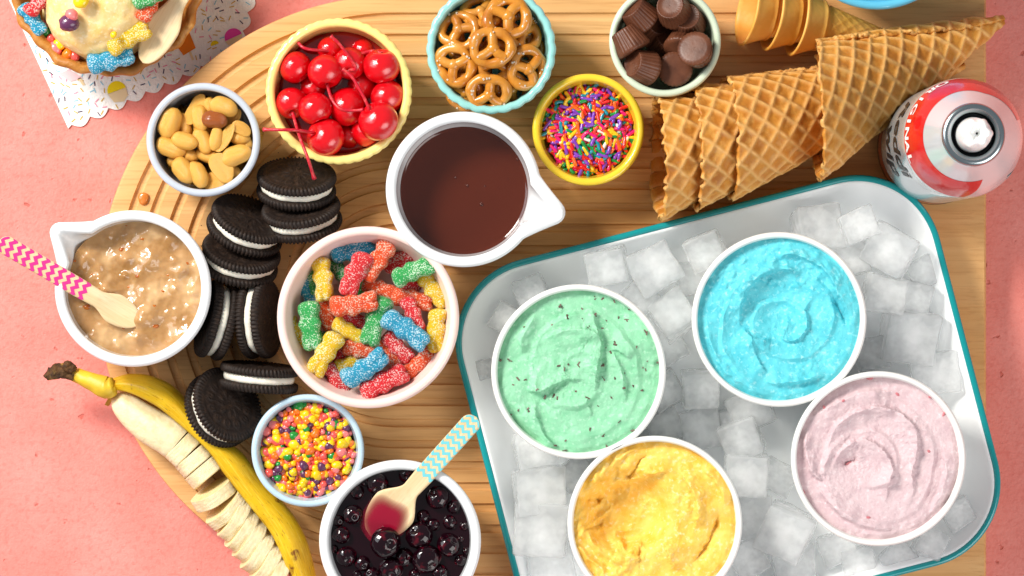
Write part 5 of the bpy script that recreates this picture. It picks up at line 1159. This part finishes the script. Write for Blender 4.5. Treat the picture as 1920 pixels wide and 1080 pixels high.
flat('printed_scoop', halfdisc(219, 170, 18, math.radians(160)), INK['lemon']); flat('printed_cone', [(202, 177), (236, 164), (240, 178), (232, 190), (214, 192)], INK['tan'])
flat('printed_scoop', halfdisc(438, 70, 17, math.radians(155)), INK['magenta']); flat('printed_cone', [(422, 78), (454, 63), (453, 76), (440, 84), (428, 84)], INK['tan'])
flat('printed_popsicle', [(331, 86), (355, 60), (367, 90), (344, 104)], INK['orange']); flat('printed_stick', [(354, 98), (358, 96), (364, 112), (360, 113)], INK['tan'])
flat('printed_popsicle', [(110, 138), (130, 131), (155, 146), (132, 153)], inkm('blush_print', '#F2C6C8')); flat('printed_stick', [(146, 147), (151, 145), (160, 159), (155, 160)], INK['tan'])
flat('printed_scoop', halfdisc(403, 84, 8, math.radians(160)), INK['lemon'])
WBR = M('waffle_bowl', '#B4762F', rough=.5, var=(50, '#8E5218', .42, .70, 4), var2=(140, '#CC9650', .52, .74), bump=(300, .6, .0012))
zw = .040; cw_ = W(201, -40, zw); Rw = 183 * sz(zw); cw_.z = .0012
P = bowl_profile(Rw, zw - .0012, Rw * .55, .0040, .7, .004, .0056)
def wrf(th, k, r, z):
    q = r + .0010 * np.sin(9 * th + 1) * (z / zw) + .0008 * np.sin(23 * th) * (z / zw); return q, np.full(len(th), z) + .0009 * np.sin(13 * th + 2) * (z / zw) ** 2
V, F = lathe(P, 160, wrf); tag(obj('waffle_bowl', mesh('waffle_bowl', V, F, WBR), loc=cw_), 'crisp brown waffle bowl holding a vanilla scoop on the napkin', 'waffle bowl')
VAN = icecream('vanilla_ice_cream', '#EBCF94', '#E0B968', '#F3E2BC', sss=.35, bump=.7)
def scoop(v):
    p = Vector((v.x, v.y, v.z * .85)) * .0318; p *= 1 + .035 * N3(v, 1.4, 2) + .025 * N3(v, 4, 3) + .012 * N3(v, 10, 4)
    a = math.atan2(v.y, v.x); 
    if v.z < -.15: p.x *= 1.06; p.y *= 1.06
    return p
V, F = ico(6, scoop); o = obj('ice_cream_scoop', mesh('ice_cream_scoop', V, F, VAN), loc=W(188, 8, .038)); tag(o, 'round scoop of vanilla ice cream in the waffle bowl', 'ice cream')
spoon('wooden_spoon', (420, -150), (340, -30), (268, 118), .052, .046, .0110, .0190, .040, 'bare wooden spoon tucked beside the vanilla scoop', AQUA_INK, 0, 0, 0, dip=.0012)
for i, (a, b, col, z, lab) in enumerate([((62, 18), (88, -15), 'red', .046, 'red gummy at the left inside the waffle bowl'), ((52, 22), (72, 50), 'blue', .040, 'blue gummy under the red one at the left of the waffle bowl'), ((200, 92), (282, 48), 'yellow', .0520, 'yellow gummy lying against the vanilla scoop'), ((163, 124), (254, 100), 'blue', .0470, 'blue gummy on the near rim of the waffle bowl'), ((268, 36), (296, -18), 'orange', .056, 'orange red gummy right of the vanilla scoop on the spoon'), ((265, 2), (300, -12), 'green', .060, 'pale green gummy at the top edge above the orange one')]):
    place_gummy(a, b, col, z, lab, 'gummies on the vanilla scoop', i + 2)
for i, (x, y, ci, s, z, lab) in enumerate([(130, 43, 4, 2.2, .0655, 'purple pebble candy stuck on the vanilla scoop'), (135, 27, 3, 1.6, .0680, 'pink pebble candy above the purple one on the vanilla scoop'), (79, 49, 3, 1.5, .037, 'pink pebble candy beside the green one in the waffle bowl'), (87, 59, 5, 1.3, .036, 'green pebble candy between scoop and waffle bowl wall'), (96, 71, 2, 1.4, .036, 'coral pebble candy below the green one in the waffle bowl'), (104, 90, 3, 1.8, .037, 'large pink pebble candy at the lower left of the scoop'), (112, 84, 0, 1.4, .038, 'yellow pebble candy beside the large pink one'), (127, 101, 1, 1.7, .038, 'orange pebble candy below the vanilla scoop'), (140, 104, 2, 1.3, .038, 'coral pebble candy rightmost below the scoop'), (213, 65, 0, .9, .062, 'yellow crumb above the yellow gummy on the scoop'), (152, 2, 0, 1.8, .071, 'yellow pebble candy at the top of the scoop')]):
    o = obj('pebble_candy', NEK[i % 8], matrix=Matrix.Translation(W(x, y, z)) @ Matrix.Scale(s, 4) @ Matrix.Rotation(i, 4, 'Z'), mat=NEM[ci]); tag(o, lab, 'candy', 'pebble candies in the waffle bowl')
